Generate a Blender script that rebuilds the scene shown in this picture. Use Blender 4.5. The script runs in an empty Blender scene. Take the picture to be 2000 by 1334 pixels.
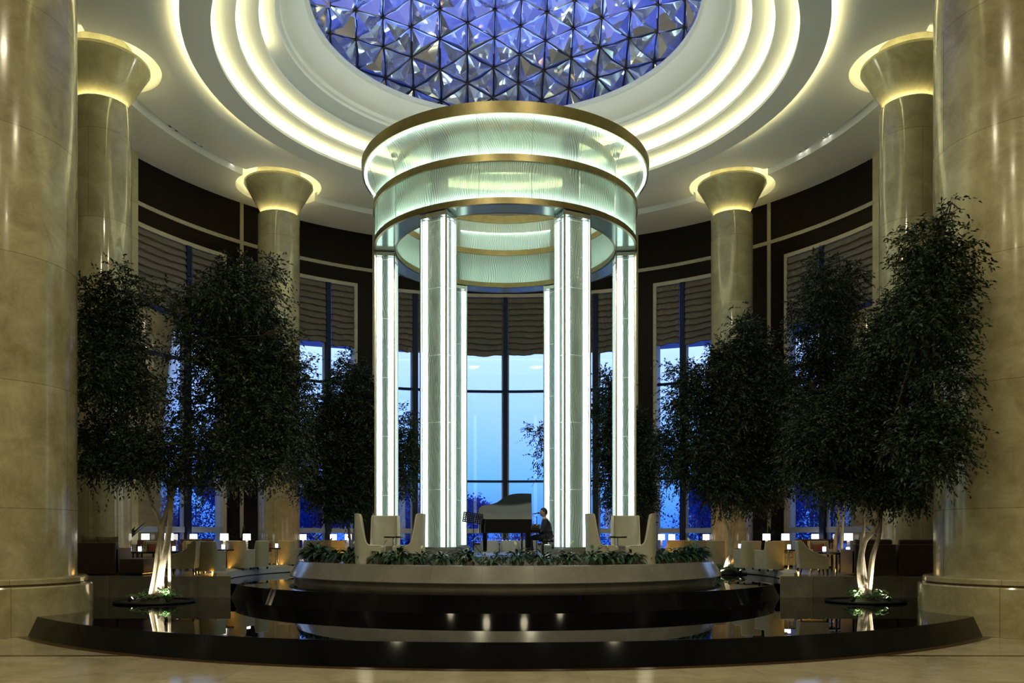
import bpy, bmesh, math, random
import numpy as np
from mathutils import Vector, Matrix
R = math.radians
PI = math.pi
random.seed(7)
rng = np.random.default_rng(11)
SC = bpy.context.scene
COL = SC.collection
CX, CY = 0.0, 24.0          # axis of the rotunda
EYE = 1.86
F = 1640.0                  # focal length in photo pixels, used only to derive positions

def at(px, py, Y):
    """photo pixel at depth Y -> world point"""
    return Vector(((px - 987.0) / F * Y, Y, EYE + (1050.0 - py) / F * Y))

# ------------------------------------------------------------------ materials
def mat(name):
    m = bpy.data.materials.new(name); m.use_nodes = True
    nt = m.node_tree
    for n in list(nt.nodes): nt.nodes.remove(n)
    out = nt.nodes.new('ShaderNodeOutputMaterial')
    return m, nt, out
def N(nt, typ, **kw):
    n = nt.nodes.new(typ)
    for k, v in kw.items():
        if k in n.inputs: n.inputs[k].default_value = v
        else: setattr(n, k, v)
    return n
def L(nt, a, b): nt.links.new(a, b)
def c4(c): return (c[0], c[1], c[2], 1.0)
def setin(n, **kw):
    for k, v in kw.items():
        n.inputs[k.replace('_', ' ')].default_value = v

def principled(name, col, rough=0.5, metal=0.0, coat=0.0, spec=0.5, noise=0.0, nscale=3.0, col2=None, bump=0.0, bscale=20.0, sheen=0.0):
    m, nt, out = mat(name)
    p = N(nt, 'ShaderNodeBsdfPrincipled')
    p.inputs['Base Color'].default_value = c4(col)
    p.inputs['Roughness'].default_value = rough
    p.inputs['Metallic'].default_value = metal
    p.inputs['Coat Weight'].default_value = coat
    p.inputs['Coat Roughness'].default_value = 0.05
    p.inputs['Specular IOR Level'].default_value = spec
    p.inputs['Sheen Weight'].default_value = sheen
    tc = N(nt, 'ShaderNodeTexCoord')
    if col2 is not None:
        nz = N(nt, 'ShaderNodeTexNoise'); setin(nz, Scale=nscale, Detail=5.0, Roughness=0.6)
        L(nt, tc.outputs['Object'], nz.inputs['Vector'])
        r = N(nt, 'ShaderNodeValToRGB')
        r.color_ramp.elements[0].position = 0.35; r.color_ramp.elements[0].color = c4(col)
        r.color_ramp.elements[1].position = 0.68; r.color_ramp.elements[1].color = c4(col2)
        L(nt, nz.outputs['Fac'], r.inputs['Fac']); L(nt, r.outputs['Color'], p.inputs['Base Color'])
    if bump > 0:
        nb = N(nt, 'ShaderNodeTexNoise'); setin(nb, Scale=bscale, Detail=3.0)
        L(nt, tc.outputs['Object'], nb.inputs['Vector'])
        b = N(nt, 'ShaderNodeBump'); setin(b, Strength=bump, Distance=0.02)
        L(nt, nb.outputs['Fac'], b.inputs['Height']); L(nt, b.outputs['Normal'], p.inputs['Normal'])
    L(nt, p.outputs[0], out.inputs[0])
    return m

def stone(name, c1, c2, rough=0.12, mode='cyl', bw=1.8, bh=2.35, rad=1.0, joint=(0.10, 0.09, 0.06), coat=0.0, nscale=0.9, msize=0.006, offs=0.5):
    """marble slabs: cloudy beige with fine veins; joints laid round the cylinder or on the plane"""
    m, nt, out = mat(name)
    tc = N(nt, 'ShaderNodeTexCoord')
    p = N(nt, 'ShaderNodeBsdfPrincipled'); p.inputs['Roughness'].default_value = rough
    p.inputs['Coat Weight'].default_value = coat; p.inputs['Coat Roughness'].default_value = 0.03
    n1 = N(nt, 'ShaderNodeTexNoise'); setin(n1, Scale=nscale * 1.5, Detail=9.0, Roughness=0.72, Distortion=0.5)
    L(nt, tc.outputs['Object'], n1.inputs['Vector'])
    r = N(nt, 'ShaderNodeValToRGB')
    r.color_ramp.elements[0].position = 0.36; r.color_ramp.elements[0].color = c4(c1)
    r.color_ramp.elements[1].position = 0.64; r.color_ramp.elements[1].color = c4(c2)
    L(nt, n1.outputs['Fac'], r.inputs['Fac'])
    # veins
    n2 = N(nt, 'ShaderNodeTexNoise'); setin(n2, Scale=nscale * 1.7, Detail=4.0, Distortion=2.5)
    L(nt, tc.outputs['Object'], n2.inputs['Vector'])
    s = N(nt, 'ShaderNodeMath', operation='SUBTRACT'); s.inputs[1].default_value = 0.5; L(nt, n2.outputs['Fac'], s.inputs[0])
    a = N(nt, 'ShaderNodeMath', operation='ABSOLUTE'); L(nt, s.outputs[0], a.inputs[0])
    lt = N(nt, 'ShaderNodeMath', operation='LESS_THAN'); lt.inputs[1].default_value = 0.004; L(nt, a.outputs[0], lt.inputs[0])
    vm = N(nt, 'ShaderNodeMath', operation='MULTIPLY'); vm.inputs[1].default_value = 0.16; L(nt, lt.outputs[0], vm.inputs[0])
    mx = N(nt, 'ShaderNodeMixRGB'); mx.inputs['Color2'].default_value = (min(1, c2[0]*1.5), min(1, c2[1]*1.5), min(1, c2[2]*1.5), 1)
    L(nt, vm.outputs[0], mx.inputs['Fac']); L(nt, r.outputs['Color'], mx.inputs['Color1'])
    # joints
    sx = N(nt, 'ShaderNodeSeparateXYZ'); L(nt, tc.outputs['Object'], sx.inputs[0])
    cb = N(nt, 'ShaderNodeCombineXYZ')
    if mode == 'cyl':
        at2 = N(nt, 'ShaderNodeMath', operation='ARCTAN2'); L(nt, sx.outputs['Y'], at2.inputs[0]); L(nt, sx.outputs['X'], at2.inputs[1])
        mu = N(nt, 'ShaderNodeMath', operation='MULTIPLY'); mu.inputs[1].default_value = rad; L(nt, at2.outputs[0], mu.inputs[0])
        L(nt, mu.outputs[0], cb.inputs['X']); L(nt, sx.outputs['Z'], cb.inputs['Y'])
    elif mode == 'floor':
        L(nt, sx.outputs['X'], cb.inputs['X']); L(nt, sx.outputs['Y'], cb.inputs['Y'])
    else:
        L(nt, sx.outputs['X'], cb.inputs['X']); L(nt, sx.outputs['Z'], cb.inputs['Y'])
    bt = N(nt, 'ShaderNodeTexBrick'); bt.offset = offs
    setin(bt, Scale=1.0, Mortar_Size=msize, Mortar_Smooth=0.0, Brick_Width=bw, Row_Height=bh)
    bt.inputs['Color1'].default_value = (1, 1, 1, 1); bt.inputs['Color2'].default_value = (0.84, 0.84, 0.83, 1); bt.inputs['Mortar'].default_value = c4([j * 5 for j in joint])
    L(nt, cb.outputs[0], bt.inputs['Vector'])
    ml = N(nt, 'ShaderNodeMixRGB', blend_type='MULTIPLY'); ml.inputs['Fac'].default_value = 1.0
    L(nt, mx.outputs[0], ml.inputs['Color1']); L(nt, bt.outputs['Color'], ml.inputs['Color2'])
    L(nt, ml.outputs[0], p.inputs['Base Color'])
    n3 = N(nt, 'ShaderNodeTexNoise'); setin(n3, Scale=0.8, Detail=1.0); L(nt, tc.outputs['Object'], n3.inputs['Vector'])
    b = N(nt, 'ShaderNodeBump'); setin(b, Strength=0.08, Distance=0.05)
    L(nt, n3.outputs['Fac'], b.inputs['Height']); L(nt, b.outputs['Normal'], p.inputs['Normal'])
    L(nt, p.outputs[0], out.inputs[0])
    return m

def emit(name, col, s):
    m, nt, out = mat(name)
    e = N(nt, 'ShaderNodeEmission'); e.inputs['Color'].default_value = c4(col); e.inputs['Strength'].default_value = s
    L(nt, e.outputs[0], out.inputs[0]); return m

def wave_nodes(nt, scale=9.0, zs=0.13, dist=4.5, dsc=0.42):
    """feathered flutes that run up the glass"""
    tc = N(nt, 'ShaderNodeTexCoord')
    sx = N(nt, 'ShaderNodeSeparateXYZ'); L(nt, tc.outputs['Object'], sx.inputs[0])
    at2 = N(nt, 'ShaderNodeMath', operation='ARCTAN2'); L(nt, sx.outputs['Y'], at2.inputs[0]); L(nt, sx.outputs['X'], at2.inputs[1])
    mu = N(nt, 'ShaderNodeMath', operation='MULTIPLY'); mu.inputs[1].default_value = 3.6; L(nt, at2.outputs[0], mu.inputs[0])
    rr = N(nt, 'ShaderNodeVectorMath', operation='LENGTH')
    c2 = N(nt, 'ShaderNodeCombineXYZ'); L(nt, sx.outputs['X'], c2.inputs['X']); L(nt, sx.outputs['Y'], c2.inputs['Y']); L(nt, c2.outputs[0], rr.inputs[0])
    ad = N(nt, 'ShaderNodeMath', operation='ADD'); L(nt, mu.outputs[0], ad.inputs[0]); L(nt, rr.outputs['Value'], ad.inputs[1])
    mz = N(nt, 'ShaderNodeMath', operation='MULTIPLY'); mz.inputs[1].default_value = zs; L(nt, sx.outputs['Z'], mz.inputs[0])
    cb = N(nt, 'ShaderNodeCombineXYZ'); L(nt, ad.outputs[0], cb.inputs['X']); L(nt, mz.outputs[0], cb.inputs['Y'])
    w = N(nt, 'ShaderNodeTexWave'); w.wave_type = 'BANDS'; w.bands_direction = 'X'
    setin(w, Scale=scale, Distortion=dist, Detail=1.0, Detail_Scale=dsc, Detail_Roughness=0.4)
    L(nt, cb.outputs[0], w.inputs['Vector'])
    return tc, sx, w

def wave_glass(name, tint, solid, opac=0.5, lines=0.35, gloss=0.10, scale=9.0, seam=0.0, zs=0.13, dist=4.5, dsc=0.42):
    """slumped art glass: part clear, part milky, with raised flutes"""
    m, nt, out = mat(name)
    tc, sx, w = wave_nodes(nt, scale, zs, dist, dsc)
    b = N(nt, 'ShaderNodeBump'); setin(b, Strength=0.5, Distance=0.02); L(nt, w.outputs['Fac'], b.inputs['Height'])
    tr = N(nt, 'ShaderNodeBsdfTransparent'); tr.inputs[0].default_value = c4(tint)
    tl = N(nt, 'ShaderNodeBsdfTranslucent'); tl.inputs[0].default_value = c4(solid); L(nt, b.outputs[0], tl.inputs['Normal'])
    df = N(nt, 'ShaderNodeBsdfDiffuse'); df.inputs[0].default_value = c4(solid); L(nt, b.outputs[0], df.inputs['Normal'])
    m1 = N(nt, 'ShaderNodeMixShader'); m1.inputs[0].default_value = 0.4; L(nt, tl.outputs[0], m1.inputs[1]); L(nt, df.outputs[0], m1.inputs[2])
    pw = N(nt, 'ShaderNodeMath', operation='POWER'); pw.inputs[1].default_value = 3.0; L(nt, w.outputs['Fac'], pw.inputs[0])
    f = N(nt, 'ShaderNodeMath', operation='MULTIPLY_ADD'); f.inputs[1].default_value = lines; f.inputs[2].default_value = opac
    L(nt, pw.outputs[0], f.inputs[0])
    fl = f.outputs[0]
    if seam > 0:
        md = N(nt, 'ShaderNodeMath', operation='MODULO'); md.inputs[1].default_value = seam; L(nt, sx.outputs['Z'], md.inputs[0])
        ls = N(nt, 'ShaderNodeMath', operation='LESS_THAN'); ls.inputs[1].default_value = 0.016; L(nt, md.outputs[0], ls.inputs[0])
        mxx = N(nt, 'ShaderNodeMath', operation='MAXIMUM'); L(nt, f.outputs[0], mxx.inputs[0]); L(nt, ls.outputs[0], mxx.inputs[1]); fl = mxx.outputs[0]
    m2 = N(nt, 'ShaderNodeMixShader'); L(nt, fl, m2.inputs[0]); L(nt, tr.outputs[0], m2.inputs[1]); L(nt, m1.outputs[0], m2.inputs[2])
    gl = N(nt, 'ShaderNodeBsdfGlossy'); gl.inputs['Roughness'].default_value = 0.12; L(nt, b.outputs[0], gl.inputs['Normal'])
    m3 = N(nt, 'ShaderNodeMixShader'); m3.inputs[0].default_value = gloss; L(nt, m2.outputs[0], m3.inputs[1]); L(nt, gl.outputs[0], m3.inputs[2])
    L(nt, m3.outputs[0], out.inputs[0]); return m

def pane_glass(name, tint=(1, 1, 1), refl=1.0, rough=0.0):
    m, nt, out = mat(name)
    tr = N(nt, 'ShaderNodeBsdfTransparent'); tr.inputs[0].default_value = c4(tint)
    gl = N(nt, 'ShaderNodeBsdfGlossy'); gl.inputs['Roughness'].default_value = rough
    fr = N(nt, 'ShaderNodeFresnel'); fr.inputs['IOR'].default_value = 1.5
    mu = N(nt, 'ShaderNodeMath', operation='MULTIPLY'); mu.inputs[1].default_value = refl; L(nt, fr.outputs[0], mu.inputs[0])
    mx = N(nt, 'ShaderNodeMixShader'); L(nt, mu.outputs[0], mx.inputs[0]); L(nt, tr.outputs[0], mx.inputs[1]); L(nt, gl.outputs[0], mx.inputs[2])
    L(nt, mx.outputs[0], out.inputs[0]); return m

M = {}
BEI1, BEI2 = (0.26, 0.223, 0.115), (0.43, 0.39, 0.237)
M['col_big'] = stone('polished marble of the great columns', BEI1, BEI2, rough=0.17, rad=1.73, bw=3.62, bh=2.42, coat=0.10)
M['col_small'] = stone('polished marble of the hall columns', (0.33, 0.30, 0.18), (0.50, 0.47, 0.31), rough=0.10, rad=0.78, bw=2.45, bh=2.42, coat=0.35)
M['capital'] = stone('polished marble of the capitals', (0.33, 0.30, 0.18), (0.48, 0.45, 0.30), rough=0.12, rad=1.0, bw=50, bh=50)
M['col_base'] = stone('polished marble of the column bases', BEI1, BEI2, rough=0.13, rad=2.0, bw=3.14, bh=30, coat=0.25)
M['wall_stone'] = stone('marble wall slabs', (0.40, 0.37, 0.24), (0.52, 0.49, 0.34), rough=0.2, mode='wall', bw=1.4, bh=1.2)
M['platform'] = stone('brown grey marble', (0.15, 0.142, 0.115), (0.21, 0.20, 0.165), rough=0.22, mode='wall', bw=2.2, bh=4)
M['dais'] = stone('warm grey marble', (0.19, 0.185, 0.17), (0.245, 0.238, 0.22), rough=0.16, rad=5.9, bw=1.15, bh=9, msize=0.003)
M['floor'] = stone('polished beige floor marble', (0.34, 0.29, 0.18), (0.50, 0.44, 0.30), rough=0.14, mode='floor', bw=2.4, bh=2.4, msize=0.003, offs=0.0, joint=(0.15, 0.14, 0.11))
M['lounge_floor'] = principled('lounge carpet', (0.13, 0.11, 0.075), 0.7, col2=(0.20, 0.17, 0.11), nscale=2.0)
M['brown_line'] = principled('dark brown marble inlay', (0.045, 0.024, 0.012), 0.2, col2=(0.09, 0.05, 0.025), nscale=9)
M['granite'] = principled('polished black granite', (0.0025, 0.0028, 0.004), 0.06, spec=0.14)
M['ceiling'] = principled('matt white ceiling paint', (0.82, 0.84, 0.83), 0.8)
M['brass'] = principled('brushed antique brass', (0.30, 0.255, 0.135), 0.34, metal=1.0, col2=(0.24, 0.20, 0.10), nscale=6)
M['steel'] = principled('satin stainless steel', (0.62, 0.64, 0.62), 0.25, metal=1.0)
M['darkwood'] = principled('very dark stained timber', (0.007, 0.0045, 0.0035), 0.4, col2=(0.012, 0.008, 0.006), nscale=12, spec=0.12)
M['mosaic'] = principled('pale mosaic trim', (0.30, 0.28, 0.22), 0.5, col2=(0.55, 0.53, 0.45), nscale=30)
M['casing'] = principled('pale marble window casing', (0.44, 0.41, 0.32), 0.4, col2=(0.5, 0.47, 0.38), nscale=4)
M['mullion'] = principled('dark painted window metal', (0.010, 0.018, 0.06), 0.5, spec=0.2)
M['rail'] = principled('pale painted window rail', (0.35, 0.42, 0.6), 0.4)
M['cove'] = emit('warm cove lamp', (1.0, 0.88, 0.42), 13.0)
M['cove_soft'] = emit('warm cove lamp dimmed', (1.0, 0.87, 0.42), 34.0)
M['cap_light'] = emit('warm capital lamp', (1.0, 0.86, 0.40), 38.0)
M['led'] = emit('cool white light panel', (0.86, 1.0, 0.95), 2.6)
M['led_ring'] = emit('cool white ring lamp', (0.84, 1.0, 0.90), 20.0)
M['amber'] = emit('amber strip lamp', (1.0, 0.52, 0.10), 30.0)
M['downlit'] = emit('lit downlight lens', (1.0, 0.93, 0.75), 12.0)
M['lampshade'] = emit('glowing white lamp shade', (1.0, 0.93, 0.78), 2.6)
M['candle'] = emit('glowing blue white candle lamp', (0.62, 0.66, 1.0), 3.2)
M['blueglow'] = emit('blue bar lamp', (0.12, 0.12, 1.0), 2.0)
M['uplight'] = emit('uplight lens', (1.0, 0.98, 0.85), 9.0)
M['wglass'] = wave_glass('fluted glass, clear', (0.92, 0.99, 0.96), (0.80, 0.93, 0.88), opac=0.08, lines=0.30, gloss=0.05, scale=9, seam=1.66, zs=0.30, dist=30, dsc=0.26)
M['dglass'] = wave_glass('fluted glass, milky green', (0.86, 0.98, 0.91), (0.78, 0.95, 0.86), opac=0.38, lines=0.42, gloss=0.05, scale=6.5, zs=0.55, dist=34.0, dsc=0.2)
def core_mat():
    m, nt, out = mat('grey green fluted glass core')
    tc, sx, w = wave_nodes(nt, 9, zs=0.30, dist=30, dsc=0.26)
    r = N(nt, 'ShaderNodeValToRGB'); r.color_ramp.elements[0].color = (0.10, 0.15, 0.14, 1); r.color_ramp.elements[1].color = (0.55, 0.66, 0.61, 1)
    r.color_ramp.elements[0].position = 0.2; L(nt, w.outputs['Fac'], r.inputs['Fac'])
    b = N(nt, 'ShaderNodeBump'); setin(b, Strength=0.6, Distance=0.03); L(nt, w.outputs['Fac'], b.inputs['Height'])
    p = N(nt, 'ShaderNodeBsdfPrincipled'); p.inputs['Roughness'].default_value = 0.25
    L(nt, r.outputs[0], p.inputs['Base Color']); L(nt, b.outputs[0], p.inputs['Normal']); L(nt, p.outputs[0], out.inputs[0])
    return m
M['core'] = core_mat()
M['pane'] = pane_glass('window glass', (0.95, 0.97, 1.0), 1.6)
M['soffit_glass'] = principled('green mirrored soffit glass', (0.42, 0.55, 0.50), 0.12, metal=0.6)
M['sky_mask'] = principled('dark sky mask', (0.02, 0.022, 0.03), 0.8)
def shade_mat():
    m, nt, out = mat('grey brown roman shade linen')
    d = N(nt, 'ShaderNodeBsdfDiffuse'); d.inputs[0].default_value = (0.22, 0.20, 0.18, 1)
    t = N(nt, 'ShaderNodeBsdfTranslucent'); t.inputs[0].default_value = (0.10, 0.09, 0.09, 1)
    mx = N(nt, 'ShaderNodeMixShader'); mx.inputs[0].default_value = 0.25; L(nt, d.outputs[0], mx.inputs[1]); L(nt, t.outputs[0], mx.inputs[2])
    tc = N(nt, 'ShaderNodeTexCoord'); nz = N(nt, 'ShaderNodeTexNoise'); setin(nz, Scale=3.0, Detail=3.0); L(nt, tc.outputs['Object'], nz.inputs['Vector'])
    b = N(nt, 'ShaderNodeBump'); setin(b, Strength=0.35, Distance=0.1); L(nt, nz.outputs[0], b.inputs['Height']); L(nt, b.outputs[0], d.inputs['Normal'])
    L(nt, mx.outputs[0], out.inputs[0]); return m
M['shade'] = shade_mat()
def water_mat():
    m, nt, out = mat('still water over black stone')
    p = N(nt, 'ShaderNodeBsdfPrincipled'); p.inputs['Base Color'].default_value = (0.002, 0.002, 0.003, 1)
    p.inputs['Roughness'].default_value = 0.012; p.inputs['IOR'].default_value = 1.36
    tc = N(nt, 'ShaderNodeTexCoord'); nz = N(nt, 'ShaderNodeTexNoise'); setin(nz, Scale=0.9, Detail=1.0); L(nt, tc.outputs['Object'], nz.inputs['Vector'])
    b = N(nt, 'ShaderNodeBump'); setin(b, Strength=0.03, Distance=0.02); L(nt, nz.outputs[0], b.inputs['Height']); L(nt, b.outputs[0], p.inputs['Normal'])
    L(nt, p.outputs[0], out.inputs[0]); return m
M['water'] = water_mat()
def crystal_mat():
    m, nt, out = mat('cut crystal')
    g = N(nt, 'ShaderNodeBsdfGlossy'); g.inputs['Roughness'].default_value = 0.04; g.inputs[0].default_value = (0.80, 0.86, 0.95, 1)
    t = N(nt, 'ShaderNodeBsdfRefraction'); t.inputs['Roughness'].default_value = 0.03; t.inputs['IOR'].default_value = 1.3; t.inputs[0].default_value = (0.36, 0.45, 0.97, 1)
    lw = N(nt, 'ShaderNodeLayerWeight'); lw.inputs[0].default_value = 0.45
    mr = N(nt, 'ShaderNodeMapRange'); mr.inputs[3].default_value = 0.5; mr.inputs[4].default_value = 0.97; L(nt, lw.outputs['Facing'], mr.inputs[0])
    mx = N(nt, 'ShaderNodeMixShader'); L(nt, mr.outputs[0], mx.inputs[0]); L(nt, t.outputs[0], mx.inputs[1]); L(nt, g.outputs[0], mx.inputs[2])
    d = N(nt, 'ShaderNodeBsdfDiffuse'); d.inputs[0].default_value = (0.75, 0.78, 0.82, 1)
    g2 = N(nt, 'ShaderNodeBsdfGlossy'); g2.inputs['Roughness'].default_value = 0.28; g2.inputs[0].default_value = (0.85, 0.88, 0.92, 1)
    ma = N(nt, 'ShaderNodeMixShader'); ma.inputs[0].default_value = 0.5; L(nt, d.outputs[0], ma.inputs[1]); L(nt, g2.outputs[0], ma.inputs[2])
    mb = N(nt, 'ShaderNodeMixShader'); mb.inputs[0].default_value = 0.20; L(nt, mx.outputs[0], mb.inputs[1]); L(nt, ma.outputs[0], mb.inputs[2])
    L(nt, mb.outputs[0], out.inputs[0]); return m
M['crystal'] = crystal_mat()
M['strut'] = principled('bronze dark strut', (0.05, 0.045, 0.04), 0.35, metal=0.8)
M['tub'] = principled('beige upholstery', (0.29, 0.26, 0.16), 0.75, col2=(0.34, 0.30, 0.19), nscale=5, bump=0.15, bscale=90, sheen=0.2)
M['wing'] = principled('cream upholstery', (0.38, 0.38, 0.32), 0.7, col2=(0.44, 0.43, 0.36), nscale=5, bump=0.12, bscale=90, sheen=0.2)
M['piping'] = principled('pale piping', (0.7, 0.65, 0.5), 0.5)
M['sofa'] = principled('dark brown velvet', (0.050, 0.018, 0.009), 0.65, col2=(0.032, 0.012, 0.007), nscale=3, sheen=0.4)
M['burgundy'] = principled('burgundy velvet', (0.10, 0.022, 0.018), 0.6, sheen=0.4)
M['cush_olive'] = principled('olive gold cushion silk', (0.16, 0.13, 0.05), 0.5, col2=(0.22, 0.18, 0.08), nscale=6)
M['cush_red'] = principled('rust red cushion', (0.20, 0.05, 0.025), 0.6)
M['cush_blue'] = principled('plum blue cushion', (0.07, 0.05, 0.14), 0.6)
M['blackwood'] = principled('black lacquered timber', (0.010, 0.009, 0.010), 0.12)
M['lacquer'] = principled('piano lacquer', (0.006, 0.006, 0.008), 0.03, coat=1.0)
M['lid_lacquer'] = principled('mirror piano lid lacquer', (0.006, 0.006, 0.008), 0.05, coat=1.0)
M['lid_lacquer'].node_tree.nodes['Principled BSDF'].inputs['IOR'].default_value = 2.3
M['ivory'] = principled('ivory', (0.8, 0.78, 0.7), 0.3)
M['blackmetal'] = principled('black metal', (0.006, 0.006, 0.007), 0.5, spec=0.15)
M['dark_bark'] = principled('dark twig bark', (0.05, 0.042, 0.03), 0.85)
M['case_lacquer'] = principled('black piano case lacquer', (0.004, 0.004, 0.006), 0.08, spec=0.2)
M['led_thin'] = emit('thin cool white ring lamp', (0.84, 1.0, 0.90), 9.0)
M['bark'] = principled('pale smooth bark', (0.36, 0.31, 0.22), 0.8, col2=(0.22, 0.18, 0.12), nscale=6, bump=0.5, bscale=14)
M['leaf'] = principled('dark ficus leaves', (0.015, 0.028, 0.012), 0.45, col2=(0.027, 0.044, 0.018), nscale=1.5, spec=0.3)
M['lily'] = principled('glossy lily leaves', (0.018, 0.060, 0.030), 0.30, col2=(0.04, 0.105, 0.045), nscale=4)
M['flower'] = principled('pale green spathe', (0.45, 0.60, 0.25), 0.5)
M['fern'] = principled('fern fronds', (0.05, 0.13, 0.04), 0.6, col2=(0.12, 0.20, 0.07), nscale=9)
M['dracaena'] = principled('dark dracaena leaves', (0.012, 0.028, 0.014), 0.4)
M['soil'] = principled('dark soil', (0.018, 0.014, 0.009), 0.95, bump=0.8, bscale=30)
M['pot'] = principled('grey stone pot', (0.27, 0.25, 0.21), 0.5, col2=(0.33, 0.31, 0.26), nscale=7)
M['suit'] = principled('charcoal suit wool', (0.022, 0.022, 0.032), 0.75)
M['shirt'] = principled('white shirt cotton', (0.72, 0.72, 0.72), 0.7)
M['skin'] = principled('skin', (0.42, 0.25, 0.17), 0.5)
M['hair'] = principled('black hair', (0.010, 0.009, 0.010), 0.45)
M['out_leaf'] = principled('outdoor foliage at dusk', (0.04, 0.15, 0.85), 0.7)  # blue of the dusk light is put into the leaf colour
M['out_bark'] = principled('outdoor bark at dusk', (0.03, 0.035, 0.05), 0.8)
M['lawn'] = principled('lawn at dusk', (0.07, 0.13, 0.26), 0.9, col2=(0.10, 0.16, 0.30), nscale=0.5)  # dusk blue put into the lawn, raised to bounce onto the ceiling
M['glassware'] = pane_glass('drinking glass', (0.85, 0.88, 1.0), 1.8)
M['silverchair'] = principled('silver grey leather', (0.42, 0.40, 0.36), 0.4)
M['white'] = principled('white ceramic', (0.8, 0.8, 0.78), 0.3)

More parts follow.
